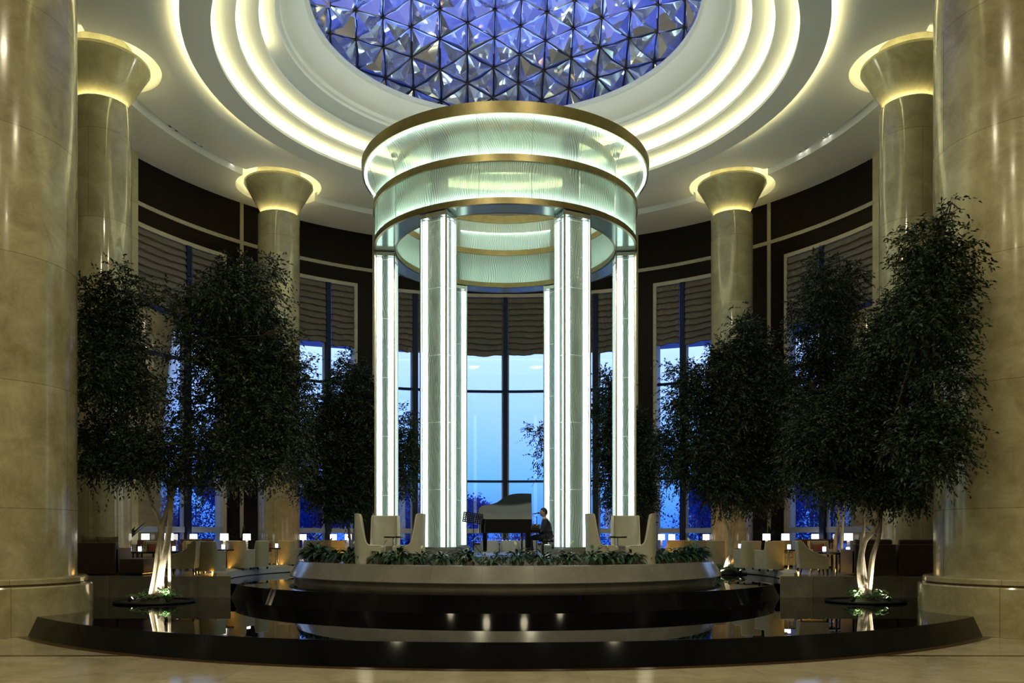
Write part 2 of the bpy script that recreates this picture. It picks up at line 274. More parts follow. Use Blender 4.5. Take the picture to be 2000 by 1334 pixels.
# ------------------------------------------------------------------ mesh builder
class MB:
    def __init__(s): s.v = []; s.f = []
    def raw(s, vs, fs):
        o = len(s.v); s.v.extend([tuple(p) for p in vs]); s.f.extend([tuple(i + o for i in f) for f in fs]); return s
    def box(s, c, d, rz=0.0, taper=1.0):
        x, y, z = d[0] / 2, d[1] / 2, d[2] / 2
        co, si = math.cos(rz), math.sin(rz); vs = []
        for k in (-1, 1):
            t = taper if k == 1 else 1.0
            for (a, b) in ((-1, -1), (1, -1), (1, 1), (-1, 1)):
                X, Y = a * x * t, b * y * t
                vs.append((c[0] + X * co - Y * si, c[1] + X * si + Y * co, c[2] + k * z))
        return s.raw(vs, [(3, 2, 1, 0), (4, 5, 6, 7), (0, 1, 5, 4), (1, 2, 6, 5), (2, 3, 7, 6), (3, 0, 4, 7)])
    def rbox(s, c, d, r=0.03, rz=0.0, n=3, mtx=None):
        """box with rounded edges"""
        bm = bmesh.new(); bmesh.ops.create_cube(bm, size=1.0)
        for v in bm.verts: v.co = Vector((v.co.x * d[0], v.co.y * d[1], v.co.z * d[2]))
        bmesh.ops.bevel(bm, geom=bm.edges[:] , offset=min(r, min(d) * 0.49), segments=n, profile=0.5, affect='EDGES')
        m = mtx if mtx is not None else Matrix.Translation(c) @ Matrix.Rotation(rz, 4, 'Z')
        bm.verts.index_update()
        s.raw([m @ v.co for v in bm.verts], [[v.index for v in f.verts] for f in bm.faces]); bm.free(); return s
    def pillow(s, mtx, w, h, t, n=8):
        """soft square cushion in local xz, thickness y"""
        vs = []; fs = []
        for side in (-1, 1):
            for i in range(n + 1):
                for j in range(n + 1):
                    u, v = i / n * 2 - 1, j / n * 2 - 1
                    e = (max(0, 1 - abs(u) ** 2.6) * max(0, 1 - abs(v) ** 2.6)) ** 0.5
                    pinch = 1 - 0.07 * (1 - abs(abs(u) - abs(v))) * 0 - 0.06 * ((1 - u * u) * abs(v) ** 3 + (1 - v * v) * abs(u) ** 3)
                    vs.append(mtx @ Vector((u * w / 2 * pinch, side * t / 2 * e, v * h / 2 * pinch)))
        k = (n + 1) ** 2
        for sd in (0, 1):
            for i in range(n):
                for j in range(n):
                    a = sd * k + i * (n + 1) + j; q = (a, a + 1, a + n + 2, a + n + 1)
                    fs.append(q if sd == 1 else q[::-1])
        return s.raw(vs, fs)
    def rev(s, prof, c=(0, 0), seg=96, a0=0.0, a1=2 * PI, closed=False, cap=False):
        """revolve (r,z) profile; angle 0 = +Y (rear), increasing towards +X"""
        full = abs((a1 - a0) - 2 * PI) < 1e-6
        n = seg if full else seg + 1; m = len(prof); vs = []; fs = []
        for i in range(n):
            a = a0 + (a1 - a0) * i / seg
            for (r, z) in prof: vs.append((c[0] + r * math.sin(a), c[1] + r * math.cos(a), z))
        for i in range(seg):
            j = (i + 1) % n
            for k in range(m if closed else m - 1):
                k2 = (k + 1) % m
                fs.append((i * m + k, i * m + k2, j * m + k2, j * m + k))
        if cap and closed and not full:
            fs.append(tuple(range(m))); fs.append(tuple((n - 1) * m + k for k in range(m - 1, -1, -1)))
        return s.raw(vs, fs)
    def arcbox(s, r0, r1, a0, a1, z0, z1, c=(CX, CY), seg=None):
        if seg is None: seg = max(1, int(abs(a1 - a0) / R(2.5)) + 1)
        return s.rev([(r0, z0), (r1, z0), (r1, z1), (r0, z1)], c, seg, a0, a1, closed=True, cap=True)
    def cyl(s, c, r, z0, z1, seg=24, r2=None):
        r2 = r if r2 is None else r2
        vs = [(c[0] + r * math.cos(2 * PI * i / seg), c[1] + r * math.sin(2 * PI * i / seg), z0) for i in range(seg)]
        vs += [(c[0] + r2 * math.cos(2 * PI * i / seg), c[1] + r2 * math.sin(2 * PI * i / seg), z1) for i in range(seg)]
        fs = [tuple(range(seg - 1, -1, -1)), tuple(range(seg, 2 * seg))] + [(i, (i + 1) % seg, seg + (i + 1) % seg, seg + i) for i in range(seg)]
        return s.raw(vs, fs)
    def tube(s, pts, rad, seg=8):
        pts = [Vector(p) for p in pts]; n = len(pts)
        if not hasattr(rad, '__len__'): rad = [rad] * n
        vs = []; fs = []; up = Vector((0, 0, 1)); prev = None
        for i, p in enumerate(pts):
            d = (pts[min(i + 1, n - 1)] - pts[max(i - 1, 0)])
            d = d.normalized() if d.length > 1e-9 else up
            if prev is None:
                x = d.cross(up)
                if x.length < 1e-3: x = Vector((1, 0, 0))
                x.normalize()
            else:
                x = prev - d * prev.dot(d); x.normalize()
            prev = x; y = d.cross(x)
            for k in range(seg):
                a = 2 * PI * k / seg; vs.append(p + (x * math.cos(a) + y * math.sin(a)) * rad[i])
        for i in range(n - 1):
            for k in range(seg):
                k2 = (k + 1) % seg; fs.append((i * seg + k, i * seg + k2, (i + 1) * seg + k2, (i + 1) * seg + k))
        fs.append(tuple(range(seg - 1, -1, -1))); fs.append(tuple((n - 1) * seg + k for k in range(seg)))
        return s.raw(vs, fs)
    def ball(s, c, r, seg=16, rings=10, mtx=None):
        if not hasattr(r, '__len__'): r = (r, r, r)
        vs = []; fs = []
        for i in range(rings + 1):
            t = PI * i / rings
            for k in range(seg):
                a = 2 * PI * k / seg
                v = Vector((r[0] * math.sin(t) * math.cos(a), r[1] * math.sin(t) * math.sin(a), r[2] * math.cos(t)))
                if mtx is not None: v = mtx @ v
                vs.append(v + Vector(c))
        for i in range(rings):
            for k in range(seg):
                k2 = (k + 1) % seg; fs.append((i * seg + k, (i + 1) * seg + k, (i + 1) * seg + k2, i * seg + k2))
        return s.raw(vs, fs)
    def poly(s, pts, z0, z1):
        """extruded outline (x,y)"""
        n = len(pts)
        vs = [(p[0], p[1], z0) for p in pts] + [(p[0], p[1], z1) for p in pts]
        return s.raw(vs, [tuple(range(n - 1, -1, -1)), tuple(range(n, 2 * n))] + [(i, (i + 1) % n, n + (i + 1) % n, n + i) for i in range(n)])
    def build(s, name, m, parent=None, origin=None, smooth=True, angle=35):
        me = bpy.data.meshes.new(name)
        v = np.array(s.v, dtype=np.float64)
        if origin is not None: v = v - np.array(origin)
        me.from_pydata(v.tolist(), [], s.f)
        bm = bmesh.new(); bm.from_mesh(me)
        bmesh.ops.remove_doubles(bm, verts=bm.verts, dist=1e-5)
        bmesh.ops.recalc_face_normals(bm, faces=bm.faces); bm.to_mesh(me); bm.free()
        me.materials.append(m)
        if smooth:
            me.shade_smooth(); me.set_sharp_from_angle(angle=R(angle))
        o = bpy.data.objects.new(name, me); COL.objects.link(o)
        if parent is not None: o.parent = parent
        elif origin is not None: o.location = origin
        return o
def quads_obj(name, V, quads, m, parent=None):
    """fast numpy mesh of quads"""
    me = bpy.data.meshes.new(name); nq = len(quads)
    me.vertices.add(len(V)); me.vertices.foreach_set('co', V.astype(np.float32).ravel())
    me.loops.add(nq * 4); me.loops.foreach_set('vertex_index', quads.astype(np.int32).ravel())
    me.polygons.add(nq); me.polygons.foreach_set('loop_start', np.arange(0, nq * 4, 4, dtype=np.int32))
    me.update(calc_edges=True); me.validate(); me.materials.append(m)
    o = bpy.data.objects.new(name, me); COL.objects.link(o)
    if parent is not None: o.parent = parent
    return o
def tag(o, label=None, cat=None, group=None, kind=None):
    if label: o['label'] = label
    if cat: o['category'] = cat
    if group: o['group'] = group
    if kind: o['kind'] = kind
    return o
def thing(name, label, cat, loc=(0, 0, 0), rz=0.0, group=None, kind=None):
    o = bpy.data.objects.new(name, None); COL.objects.link(o); o.empty_display_size = 0.2
    o.location = loc; o.rotation_euler = (0, 0, rz); return tag(o, label, cat, group, kind)
def dup(root, loc, rz=0.0, label=None, group=None, scale=None):
    def cp(o, par):
        c = o.copy(); COL.objects.link(c); c.parent = par
        for ch in list(o.children): cp(ch, c)
        return c
    r = cp(root, None); r.location = loc; r.rotation_euler = (0, 0, rz)
    if scale: r.scale = (scale,) * 3
    if label: r['label'] = label
    if group: r['group'] = group
    return r
def struct(o): o['kind'] = 'structure'; return o
def lamp(name, kind, loc, energy, col, size=0.3, target=None, spot=None, blend=0.5):
    d = bpy.data.lights.new(name, kind); d.energy = energy; d.color = col
    if kind == 'AREA': d.shape = 'DISK'; d.size = size
    else: d.shadow_soft_size = size
    if kind == 'SPOT': d.spot_size = R(spot or 60); d.spot_blend = blend
    o = bpy.data.objects.new(name, d); COL.objects.link(o); o.location = loc
    if target is not None:
        o.rotation_euler = (Vector(target) - Vector(loc)).to_track_quat('-Z', 'Y').to_euler()
    return o
LOBBY_FILL=245; EXPOSURE=0.0; CROWN=85; DOMEL=130
# ================================================================== SETTING
def P(r, deg, z=0.0, c=(CX, CY)):   # polar about the rotunda axis; 0 = rear
    a = R(deg); return (c[0] + r * math.sin(a), c[1] + r * math.cos(a), z)

# ---- floor
b = MB(); b.box((0, 12, -0.15), (56, 56, 0.3)); struct(b.build('floor', M['floor'], origin=(1.1, 13.2, 0), smooth=False))
b = MB(); b.rev([(12.16, 0.0), (12.34, 0.0), (12.34, 0.006), (12.16, 0.006)], (CX, CY), 120, R(112), R(248), closed=True)
for sx in (-1, 1): b.box((sx * 10.2, 13.2, 0.002), (9.6, 0.10, 0.006))
struct(b.build('trim_1', M['brown_line'], smooth=False))
# ---- lounge platform: straight front wall, round cut for the upper pool
PZ = 0.89
pts = [(-14.6, 21.0), (-6.87, 21.0)]
c0 = (0, 24.8); r0 = 7.85
aL = math.atan2(-6.87, 21.0 - 24.8); aR = -aL
for i in range(1, 60):
    a = aL + (2 * PI - 2 * abs(aL) * 1.0) * 0 + (aR - aL) * i / 60
    pts.append((c0[0] + r0 * math.sin(a), c0[1] + r0 * math.cos(a)))
pts += [(6.87, 21.0), (14.6, 21.0), (14.6, 24.0)]
for i in range(1, 40):
    a = R(90 - 180 * i / 40); pts.append((14.6 * math.sin(a), 24 + 14.6 * math.cos(a)))
pts.append((-14.6, 24.0))
b = MB(); b.poly(pts, 0.0, PZ); struct(b.build('wall_platform', M['platform'], origin=(0, 21, 0), smooth=False))
# low kerb round the upper pool
b = MB(); b.rev([(7.80, PZ - 0.16), (7.80, PZ + 0.02), (8.02, PZ + 0.07), (8.14, PZ + 0.07), (8.16, PZ - 0.01)], c0, 100, aL * 0.985, aR * 0.985, closed=True, cap=True)
struct(b.build('trim_2', M['casing'], smooth=True))
t = thing('kerb_strip_light', 'amber strip light along the foot of the curved pool kerb', 'strip light', (0, 24.8, PZ))
b = MB(); b.rev([(8.165, PZ + 0.0), (8.19, PZ + 0.0), (8.19, PZ + 0.05), (8.165, PZ + 0.05)], c0, 90, aL * 0.90, aR * 0.90, closed=True); b.build('lamp_strip', M['amber'], t, t.location, smooth=False)
# ---- pools
def disc_cut(c, r, ymax, n=120):
    return [(c[0] + r * math.sin(2 * PI * i / n), min(ymax, c[1] + r * math.cos(2 * PI * i / n))) for i in range(n)]
lower = [(11.93 * math.sin(R(d)), 24 + 11.93 * math.cos(R(d))) for d in np.linspace(104.6, 255.4, 120)]
b = MB(); b.raw([(x_, y_, 0.36) for x_, y_ in lower], [tuple(range(len(lower)))]); o = b.build('pool_water', M['water'], smooth=False)
tag(o, 'black mirror water of the wide lower pool', 'water')
b = MB(); b.rev([(11.91, 0.0), (11.91, 0.362), (12.0, 0.362), (12.17, 0.0)], (CX, CY), 150, R(105), R(255), closed=True, cap=True)
struct(b.build('wall_lower_pool', M['granite'], angle=20))
up = [(7.36 * math.sin(R(d)), 24 + 7.36 * math.cos(R(d))) for d in np.linspace(114.2, 245.8, 100)]
up += [(c0[0] + 7.84 * math.sin(a), c0[1] + 7.84 * math.cos(a)) for a in np.linspace(aL, aR, 80)]
up_i = []
for x_, y_ in up:
    a_ = math.atan2(x_, y_ - 24); up_i.append((5.84 * math.sin(a_), 24 + 5.84 * math.cos(a_)))
n_ = len(up); b = MB(); b.raw([(x_, y_, 0.71) for x_, y_ in up + up_i], [(i, (i + 1) % n_, n_ + (i + 1) % n_, n_ + i) for i in range(n_)])
o = b.build('pool_water', M['water'], smooth=False)
tag(o, 'black mirror water of the raised upper pool around the stone dais', 'water')
b = MB(); b.rev([(7.34, 0.36), (7.34, 0.712), (7.40, 0.712), (7.50, 0.36)], (CX, CY), 150, R(114.0), R(246.0), closed=True, cap=True)
struct(b.build('wall_upper_pool', M['granite'], angle=20))

# ---- dais and podium
dais = thing('round_dais', 'round grey marble dais with sloping sides rising from the upper pool', 'platform', (0, 24, 0.71)); 
b = MB(); b.rev([(0.01, 0.60), (5.86, 0.60), (5.86, 0.84), (5.97, 0.845), (5.99, 0.87), (5.78, 1.235), (5.75, 1.25), (5.56, 1.25), (5.54, 1.11), (0.01, 1.11)], (CX, CY), 160)
b.build('sloping_wall', M['dais'], dais, dais.location, angle=25)
b = MB(); b.rev([(0.01, 1.11), (3.87, 1.11), (3.87, 1.37), (3.85, 1.38), (0.01, 1.38)], (CX, CY), 140)
b.build('podium', M['dais'], dais, dais.location, angle=25)

# ---- curved rear wall of dark panels with three windows
WR = 13.6; ZT = 12.6; ZC = 14.95
wins = [(-21.6, 21.6, [-17, -8.5, 0, 8.5, 17]), (-46, -28.2, [-41, -33.3]), (28.2, 46, [33.3, 41]), (-70, -52.6, [-59.3]), (52.6, 70, [59.3])]
b = MB()
b.arcbox(WR, WR + 0.5, R(-70.5), R(70.5), ZT + 0.15, ZC, seg=60)
for a0, a1 in ((-52.3, -46.3), (-27.9, -21.9), (21.9, 27.9), (46.3, 52.3)):
    b.arcbox(WR, WR + 0.5, R(a0), R(a1), PZ, ZT + 0.15)
struct(b.build('wall_rear', M['darkwood'], angle=20))
b = MB()
b.arcbox(WR - 0.03, WR + 0.02, R(-69.5), R(69.5), 13.33, 13.47, seg=60)
for a in (-49.4, -24.7, 24.7, 49.4):
    b.arcbox(WR - 0.035, WR + 0.02, R(a - 0.32), R(a + 0.32), PZ, ZC)
struct(b.build('trim_3', M['mosaic'], angle=20))
winname = ['the wide centre window', 'the window left of centre', 'the window right of centre', 'the far left window', 'the far right window']
for wi, (a0, a1, ms) in enumerate(wins):
    am = (a0 + a1) / 2
    t = thing('window_%d' % (wi + 1), '%s, tall and curved, with dark posts' % winname[wi], 'window', P(WR, am, PZ)); struct(t)
    org = t.location
    b = MB()  # pale casing
    b.arcbox(WR - 0.05, WR + 0.5, R(a0 - 0.35), R(a0 + 0.25), PZ, ZT + 0.15); b.arcbox(WR - 0.05, WR + 0.5, R(a1 - 0.25), R(a1 + 0.35), PZ, ZT + 0.15)
    b.arcbox(WR - 0.05, WR + 0.5, R(a0 + 0.25), R(a1 - 0.25), ZT, ZT + 0.15); b.arcbox(WR - 0.05, WR + 0.5, R(a0), R(a1), PZ, PZ + 0.12)
    b.build('window_frame', M['casing'], t, org, angle=20)
    for m_ in ms:
        b = MB(); b.arcbox(WR - 0.08, WR + 0.30, R(m_ - 0.42), R(m_ + 0.42), PZ + 0.1, ZT); b.build('mullion', M['mullion'], t, org, angle=20)
        for s_ in (-1, 1):
            b = MB(); b.arcbox(WR + 0.10, WR + 0.24, R(m_ + s_ * 0.42), R(m_ + s_ * 0.70), PZ + 0.1, ZT); b.build('glazing_bead', M['rail'], t, org, angle=20)
    b = MB()
    for z_, h_ in ((4.38, 0.10), (8.42, 0.10)):
        b.arcbox(WR + 0.08, WR + 0.24, R(a0 + 0.2), R(a1 - 0.2), z_ - h_ / 2, z_ + h_ / 2)
    b.build('transom', M['mullion'], t, org, angle=20)
    b = MB(); b.arcbox(WR + 0.06, WR + 0.26, R(a0 + 0.2), R(a1 - 0.2), 2.05, 2.26); b.build('sill_rail', M['rail'], t, org, angle=20)
    ed = [a0] + ms + [a1]
    for k in range(len(ed) - 1):
        b = MB(); b.rev([(WR + 0.17, PZ + 0.1), (WR + 0.17, ZT)], (CX, CY), 6, R(ed[k] + 0.3), R(ed[k + 1] - 0.3)); b.build('pane', M['pane'], t, org)
        # roman shade in this light, hung inside the glass
        s0, s1 = R(ed[k] + (0.55 if k else 0.3)), R(ed[k + 1] - (0.55 if k < len(ed) - 2 else 0.3))
        nx = 26; zt, zb = ZT - 0.02, 10.02 + 0.05 * math.sin(k * 2.1 + wi); nfold = 10; vs = []; fs = []
        prof = []
        for q in range(nfold):
            for (u, d) in ((0.0, 0.0), (0.25, 0.05), (0.6, 0.085), (0.93, 0.10), (0.97, 0.02)):
                prof.append((zt - (zt - zb) * (q + u) / nfold, d))
        prof.append((zb, 0.03))
        for ix in range(nx + 1):
            u = ix / nx; a = s0 + (s1 - s0) * u
            for qi, (z_, d) in enumerate(prof):
                sag = 0.035 * math.sin(u * 6.5 + wi * 2 + k + qi * 0.12) * (zt - z_) / (zt - zb) + 0.012 * math.sin(u * 15 + qi * 0.9 + k)
                r_ = WR - 0.0 - d - 0.012 * math.sin(u * 31 + z_ * 5)
                vs.append((CX + r_ * math.sin(a), CY + r_ * math.cos(a), z_ + sag * (0 if qi < 2 else 1)))
        m_ = len(prof)
        for ix in range(nx):
            for q in range(m_ - 1): fs.append((ix * m_ + q, ix * m_ + q + 1, (ix + 1) * m_ + q + 1, (ix + 1) * m_ + q))
        b = MB().raw(vs, fs); o = b.build('roman_shade', M['shade'], None, P(WR, math.degrees((s0 + s1) / 2), zt), angle=70)
        so = o.modifiers.new('cloth thickness', 'SOLIDIFY'); so.thickness = 0.012
        tag(o, 'pleated roman shade, %s from the left in %s' % (['first', 'second', 'third', 'fourth', 'fifth', 'sixth'][k], winname[wi]), 'window shade', 'roman shades drawn down over the window tops')
# ---- stone side walls
for sx, nm in ((-1, 'left'), (1, 'right')):
    b = MB()
    a0, a1 = sorted((R(sx * 70.0), R(sx * 98)))
    b.arcbox(13.28, 14.2, a0, a1, PZ, ZC)
    o = struct(b.build('wall_%s' % nm, M['wall_stone'], origin=(0, 24, 0), angle=20))
    b = MB(); b.box((sx * 16.4, 6.5, 7.475), (0.4, 30.5, ZC)); b.box((sx * 14.8, 21.9, 7.475), (3.4, 0.4, ZC))
    struct(b.build('wall_lobby_%s' % nm, M['wall_stone'], smooth=False))
b = MB(); b.box((0, -8.6, 7.475), (33, 0.4, ZC)); struct(b.build('wall_front', M['wall_stone'], smooth=False))

# ---- ceiling
ZA = 15.10
cols_small = [(48.5, 11.35), (-48.5, 11.35), (92.6, 11.3), (-92.6, 11.3)]
prof = [(8.72, ZA), (11.16, ZA), (11.18, ZA + 0.16), (11.36, ZA + 0.16), (11.38, ZC), (26.0, ZC), (36.0, ZC), (36.0, 15.95), (8.05, 15.95), (8.05, 15.36), (8.30, 15.36), (8.30, ZA + 0.02), (8.35, ZA + 0.14), (8.60, ZA + 0.14), (8.72, ZA + 0.14)]
# ceiling slab: outer soffit, downlight groove, inner soffit and a small trough at the drop ring
prof = [(8.34, ZA + 0.16), (8.34, 15.95), (36.0, 15.95), (36.0, ZC), (11.38, ZC), (11.37, ZA + 0.15), (11.20, ZA + 0.15), (11.19, ZA), (9.4, ZA), (8.9, ZA + 0.10), (8.6, ZA + 0.16)]
b = MB(); b.rev(prof, (CX, CY), 180, closed=True)
ceil = b.build('ceiling', M['ceiling'], angle=20)
for (a, r) in cols_small:
    x, y, _ = P(r, a)
    cb = MB(); cb.cyl((x, y), 1.56, 14.0, 15.55, 72); cut = cb.build('cutter', M['ceiling'], smooth=False)
    md = ceil.modifiers.new('recess', 'BOOLEAN'); md.operation = 'DIFFERENCE'; md.object = cut; md.solver = 'EXACT'
dg = bpy.context.evaluated_depsgraph_get()
me2 = bpy.data.meshes.new_from_object(ceil.evaluated_get(dg)); ceil.modifiers.clear(); ceil.data = me2
me2.set_sharp_from_angle(angle=R(20))
for o in [o for o in bpy.data.objects if o.name.startswith('cutter')]: bpy.data.objects.remove(o)
struct(ceil)
# stepped coves (each step: lip, ledge, upstand, next soffit)
def cove(name, r_lip, z, r_back, z_next, r_out, m=M['ceiling'], lip=0.10):
    b = MB()
    b.rev([(r_out, z), (r_lip, z), (r_lip, z + lip), (r_lip + 0.05, z + lip), (r_lip + 0.06, z + 0.04), (r_back, z + 0.04), (r_back, z_next + 0.02), (r_out, z_next + 0.02)], (CX, CY), 180, closed=True)
    return struct(b.build(name, m, angle=20))
b = MB(); b.rev([(8.70, 14.99), (7.95, 14.99), (7.95, 15.09), (8.0, 15.09), (8.01, 15.03), (8.27, 15.03), (8.27, 15.36), (8.32, 15.36), (8.32, 15.03), (8.66, 15.03), (8.66, 15.08), (8.70, 15.08)], (CX, CY), 180, closed=True); struct(b.build('trim_4', M['ceiling'], angle=20))
zs = [(7.95, 14.99), (7.35, 15.33), (6.77, 15.67), (6.30, 16.02)]
cove('trim_5', 7.35, 15.33, 7.67, 15.68, 8.30)
cove('trim_6', 6.77, 15.67, 7.09, 16.03, 7.70)
b = MB(); b.rev([(7.12, 16.02), (6.36, 16.02), (6.34, 16.10), (6.24, 16.12), (6.22, 16.24), (6.12, 16.26), (5.98, 16.30), (5.80, 16.42), (5.66, 16.58), (5.62, 16.70), (5.50, 16.70), (5.50, 16.84), (7.9, 16.84), (7.9, 16.3), (7.12, 16.3)], (CX, CY), 180, closed=True)
struct(b.build('trim_7', M['ceiling'], angle=25))
def ringlight(label, r, z, a0, a1, m=M['cove'], w=0.05):
    t = thing('cove_light', label, 'cove light', (CX, CY, z))
    b = MB(); b.rev([(r - w, z), (r + w, z), (r + w, z + 0.035), (r - w, z + 0.035)], (CX, CY), 90, R(a0), R(a1), closed=True)
    b.build('lamp_strip', m, t, t.location, smooth=False)
ringlight('warm cove light ring in the lowest, widest ceiling step', 8.12, 15.035, 0, 360)
ringlight('warm cove light ring in the middle ceiling step', 7.52, 15.375, 0, 360)
ringlight('warm cove light arc in the innermost step, nearest the dome', 6.94, 15.715, 22, 270)
ringlight('faint warm cove light around the outside of the dropped ceiling band', 8.52, 15.04, 60, 300, M['cove_soft'], 0.04)

# ---- dome of crystal pyramids
RO, ZR, RISE = 6.4, 16.92, 2.3
rho = (RO * RO + RISE * RISE) / (2 * RISE); zc = ZR + RISE - rho
dome = thing('crystal_dome', 'shallow dome of cut crystal pyramids in a dark lattice, blue dusk sky behind', 'dome', (CX, CY, ZR))
bm = bmesh.new(); bmesh.ops.create_icosphere(bm, subdivisions=1, radius=1.0)
rot = Matrix.Rotation(R(90), 4, 'Z') @ Matrix.Rotation(R(3), 4, 'X')
tris = []; NF = 12
for f in bm.faces:
    A, B, Cc = [v.co.copy() for v in f.verts]
    g = {}
    for i in range(NF + 1):
        for j in range(NF + 1 - i):
            g[i, j] = (rot @ ((A * (NF - i - j) + B * i + Cc * j) / NF)).normalized() * rho
    for i in range(NF):
        for j in range(NF - i):
            cand = [(g[i, j], g[i + 1, j], g[i, j + 1])]
            if i + j < NF - 1: cand.append((g[i + 1, j], g[i + 1, j + 1], g[i, j + 1]))
            for tr in cand:
                cen = (tr[0] + tr[1] + tr[2]) / 3
                if cen.z > 0 and math.hypot(cen.x, cen.y) < RO + 0.3: tris.append([v.copy() for v in tr])
bm.free()
C0 = Vector((CX, CY, zc)); edges = {}; nodes = {}
def key(v): return (round(v.x, 3), round(v.y, 3), round(v.z, 3))
tris.sort(key=lambda t_: -(t_[0].y + t_[1].y + t_[2].y))
stuff = MB()
for i, tr in enumerate(tris):
    cen = sum(tr, Vector()) / 3; nrm = cen.normalized()
    dep = 0.34 + 0.12 * random.random()
    apex = cen - nrm * dep + Vector((random.uniform(-.08, .08), random.uniform(-.08, .08), 0))
    base = [cen + (v - cen) * 0.93 for v in tr]
    mids = [(base[k] + base[(k + 1) % 3]) / 2 - nrm * (0.02 + 0.10 * random.random()) for k in range(3)]
    mids = [m_ + (cen - m_) * 0.04 for m_ in mids]
    vs = base + mids + [apex] + [cen + nrm * 0.02]
    fs = [(0, 3, 6), (3, 1, 6), (1, 4, 6), (4, 2, 6), (2, 5, 6), (5, 0, 6)]
    vs = [v + C0 for v in vs[:7]]
    if i < 100:
        MB().raw(vs, fs).build('crystal_pyramid', M['crystal'], dome, dome.location, smooth=False)
    else: stuff.raw(vs, fs)
    for k in range(3):
        a, c_ = key(tr[k]), key(tr[(k + 1) % 3]); edges[tuple(sorted((a, c_)))] = (tr[k], tr[(k + 1) % 3]); nodes[a] = tr[k]
tag(stuff.build('crystal_pyramid', M['crystal'], dome, dome.location, smooth=False), kind='stuff')
b = MB()
for (v1, v2) in edges.values(): b.tube([v1 + C0, v2 + C0], 0.024, 5)
for v in nodes.values(): b.ball(v * 0.995 + C0, (0.06, 0.06, 0.035), 8, 5)
b.build('lattice', M['strut'], dome, dome.location, angle=40)

b = MB(); b.rev([(7.5, 16.84), (7.5, 20.0), (8.0, 20.0), (8.0, 16.84)], (CX, CY), 64, closed=True); struct(b.build('dome_sky_mask', M['sky_mask'], angle=30))  # added unseen ring, blocks the sky behind the lower crystals
# ---- hall columns with flared, uplit capitals
def hall_column(a, r, label, capz=15.02):
    x, y, _ = P(r, a); t = thing('marble_column', label, 'column', (x, y, PZ))
    og = (x, y, PZ)
    b = MB(); b.rev([(0.01, PZ), (0.765, PZ), (0.765, 13.86), (0.735, 13.90), (0.70, 13.90), (0.70, 13.72), (0.01, 13.72)], (x, y), 64); b.build('shaft', M['col_small'], t, og, angle=25)
    b = MB(); b.rev([(0.50, 13.74), (0.585, 13.90), (0.64, 13.98), (0.80, 14.24), (0.97, 14.54), (1.12, 14.80), (1.22, 14.96), (1.26, 15.03), (1.26, 15.10), (1.18, 15.10), (1.16, 15.04), (0.80, 15.04), (0.80, 15.54)], (x, y), 64)
    b.build('flared_capital', M['capital'], t, og, angle=25)
    b = MB(); b.rev([(0.60, 13.76), (0.68, 13.76), (0.68, 13.82), (0.60, 13.82)], (x, y), 48, closed=True); b.build('neck_light', M['cap_light'], t, og, smooth=False)
    b = MB(); b.rev([(1.06, 15.05), (1.14, 15.05), (1.14, 15.09), (1.06, 15.09)], (x, y), 48, closed=True); b.build('rim_light', M['cove'], t, og, smooth=False)
hall_column(-48.5, 11.35, 'left rear marble column with glowing flared capital, beside the glass pavilion')
hall_column(48.5, 11.35, 'right rear marble column with glowing flared capital, beside the glass pavilion')
hall_column(-92.6, 11.3, 'marble column with glowing flared capital beside the great left foreground column')
hall_column(92.6, 11.3, 'marble column with glowing flared capital beside the great right foreground column')
for sx, nm in ((-1, 'left'), (1, 'right')):
    x, y = sx * 10.6, 17.0
    t = thing('great_marble_column', 'huge polished marble column on a round base at the %s edge of the foreground' % nm, 'column', (x, y, 0)); og = (x, y, 0)
    b = MB(); b.rev([(1.73, 1.0), (1.73, ZC + 0.02)], (x, y), 96); b.build('shaft', M['col_big'], t, og)
    b = MB(); b.rev([(0.2, 0.0), (2.03, 0.0), (2.03, 0.90), (2.01, 0.93), (1.92, 0.93), (1.92, 0.955), (1.94, 0.97), (1.94, 1.05), (1.90, 1.08), (1.70, 1.08)], (x, y), 96); b.build('round_base', M['col_base'], t, og, angle=25)
    b = MB(); b.rev([(1.90, 0.932), (1.965, 0.932), (1.965, 0.956), (1.90, 0.956)], (x, y), 96, closed=True); b.build('groove_band', M['brown_line'], t, og)

# ---- downlights in the ceiling groove
def gdeg(px, py):
    h = ZA + 0.1 - EYE; Y = h / ((1050 - py) / F); X = (px - 987) / F * Y
    return math.degrees(math.atan2(X, Y - CY))
dls = [(1581, 301, 1), (1594, 294, 1), (1626, 272, 1), (1637, 265, 1), (447, 320, 1), (326, 247, 0), (337, 256, 0), (375, 279, 0), (386, 287, 0), (633, 392, 0), (658, 400, 0), (1520, 333, 0), (1305, 410, 0), (1330, 403, 0)]
words = ['outermost', 'second', 'third', 'fourth', 'fifth', 'sixth', 'seventh', 'eighth', 'ninth', 'tenth']
nl = {'l': 0, 'r': 0}
for (px, py, on) in sorted(dls, key=lambda d: -abs(d[0] - 987)):
    a = gdeg(px, py); x, y, _ = P(11.28, a); s_ = 'left' if px < 987 else 'right'; nl[s_[0]] += 1
    t = thing('downlight', '%s downlight from the %s edge in the ceiling groove, %s' % (words[nl[s_[0]] - 1], s_, 'lit' if on else 'unlit'), 'downlight', (x, y, ZA + 0.15), group='small downlights in the ceiling groove')
    b = MB(); b.rev([(0.055, ZA + 0.15), (0.055, ZA + 0.08), (0.075, ZA + 0.08), (0.075, ZA + 0.15)], (x, y), 20); b.build('housing', M['blackmetal'], t, t.location)
    b = MB(); b.cyl((x, y), 0.053, ZA + 0.095, ZA + 0.11, 16); b.build('lens', M['downlit'] if on else M['blackmetal'], t, t.location)
    if on: lamp('downlight_lamp', 'SPOT', (x, y, ZA + 0.07), 160, (1, .9, .7), 0.05, (x * 0.9, y - 1, 0), 50)

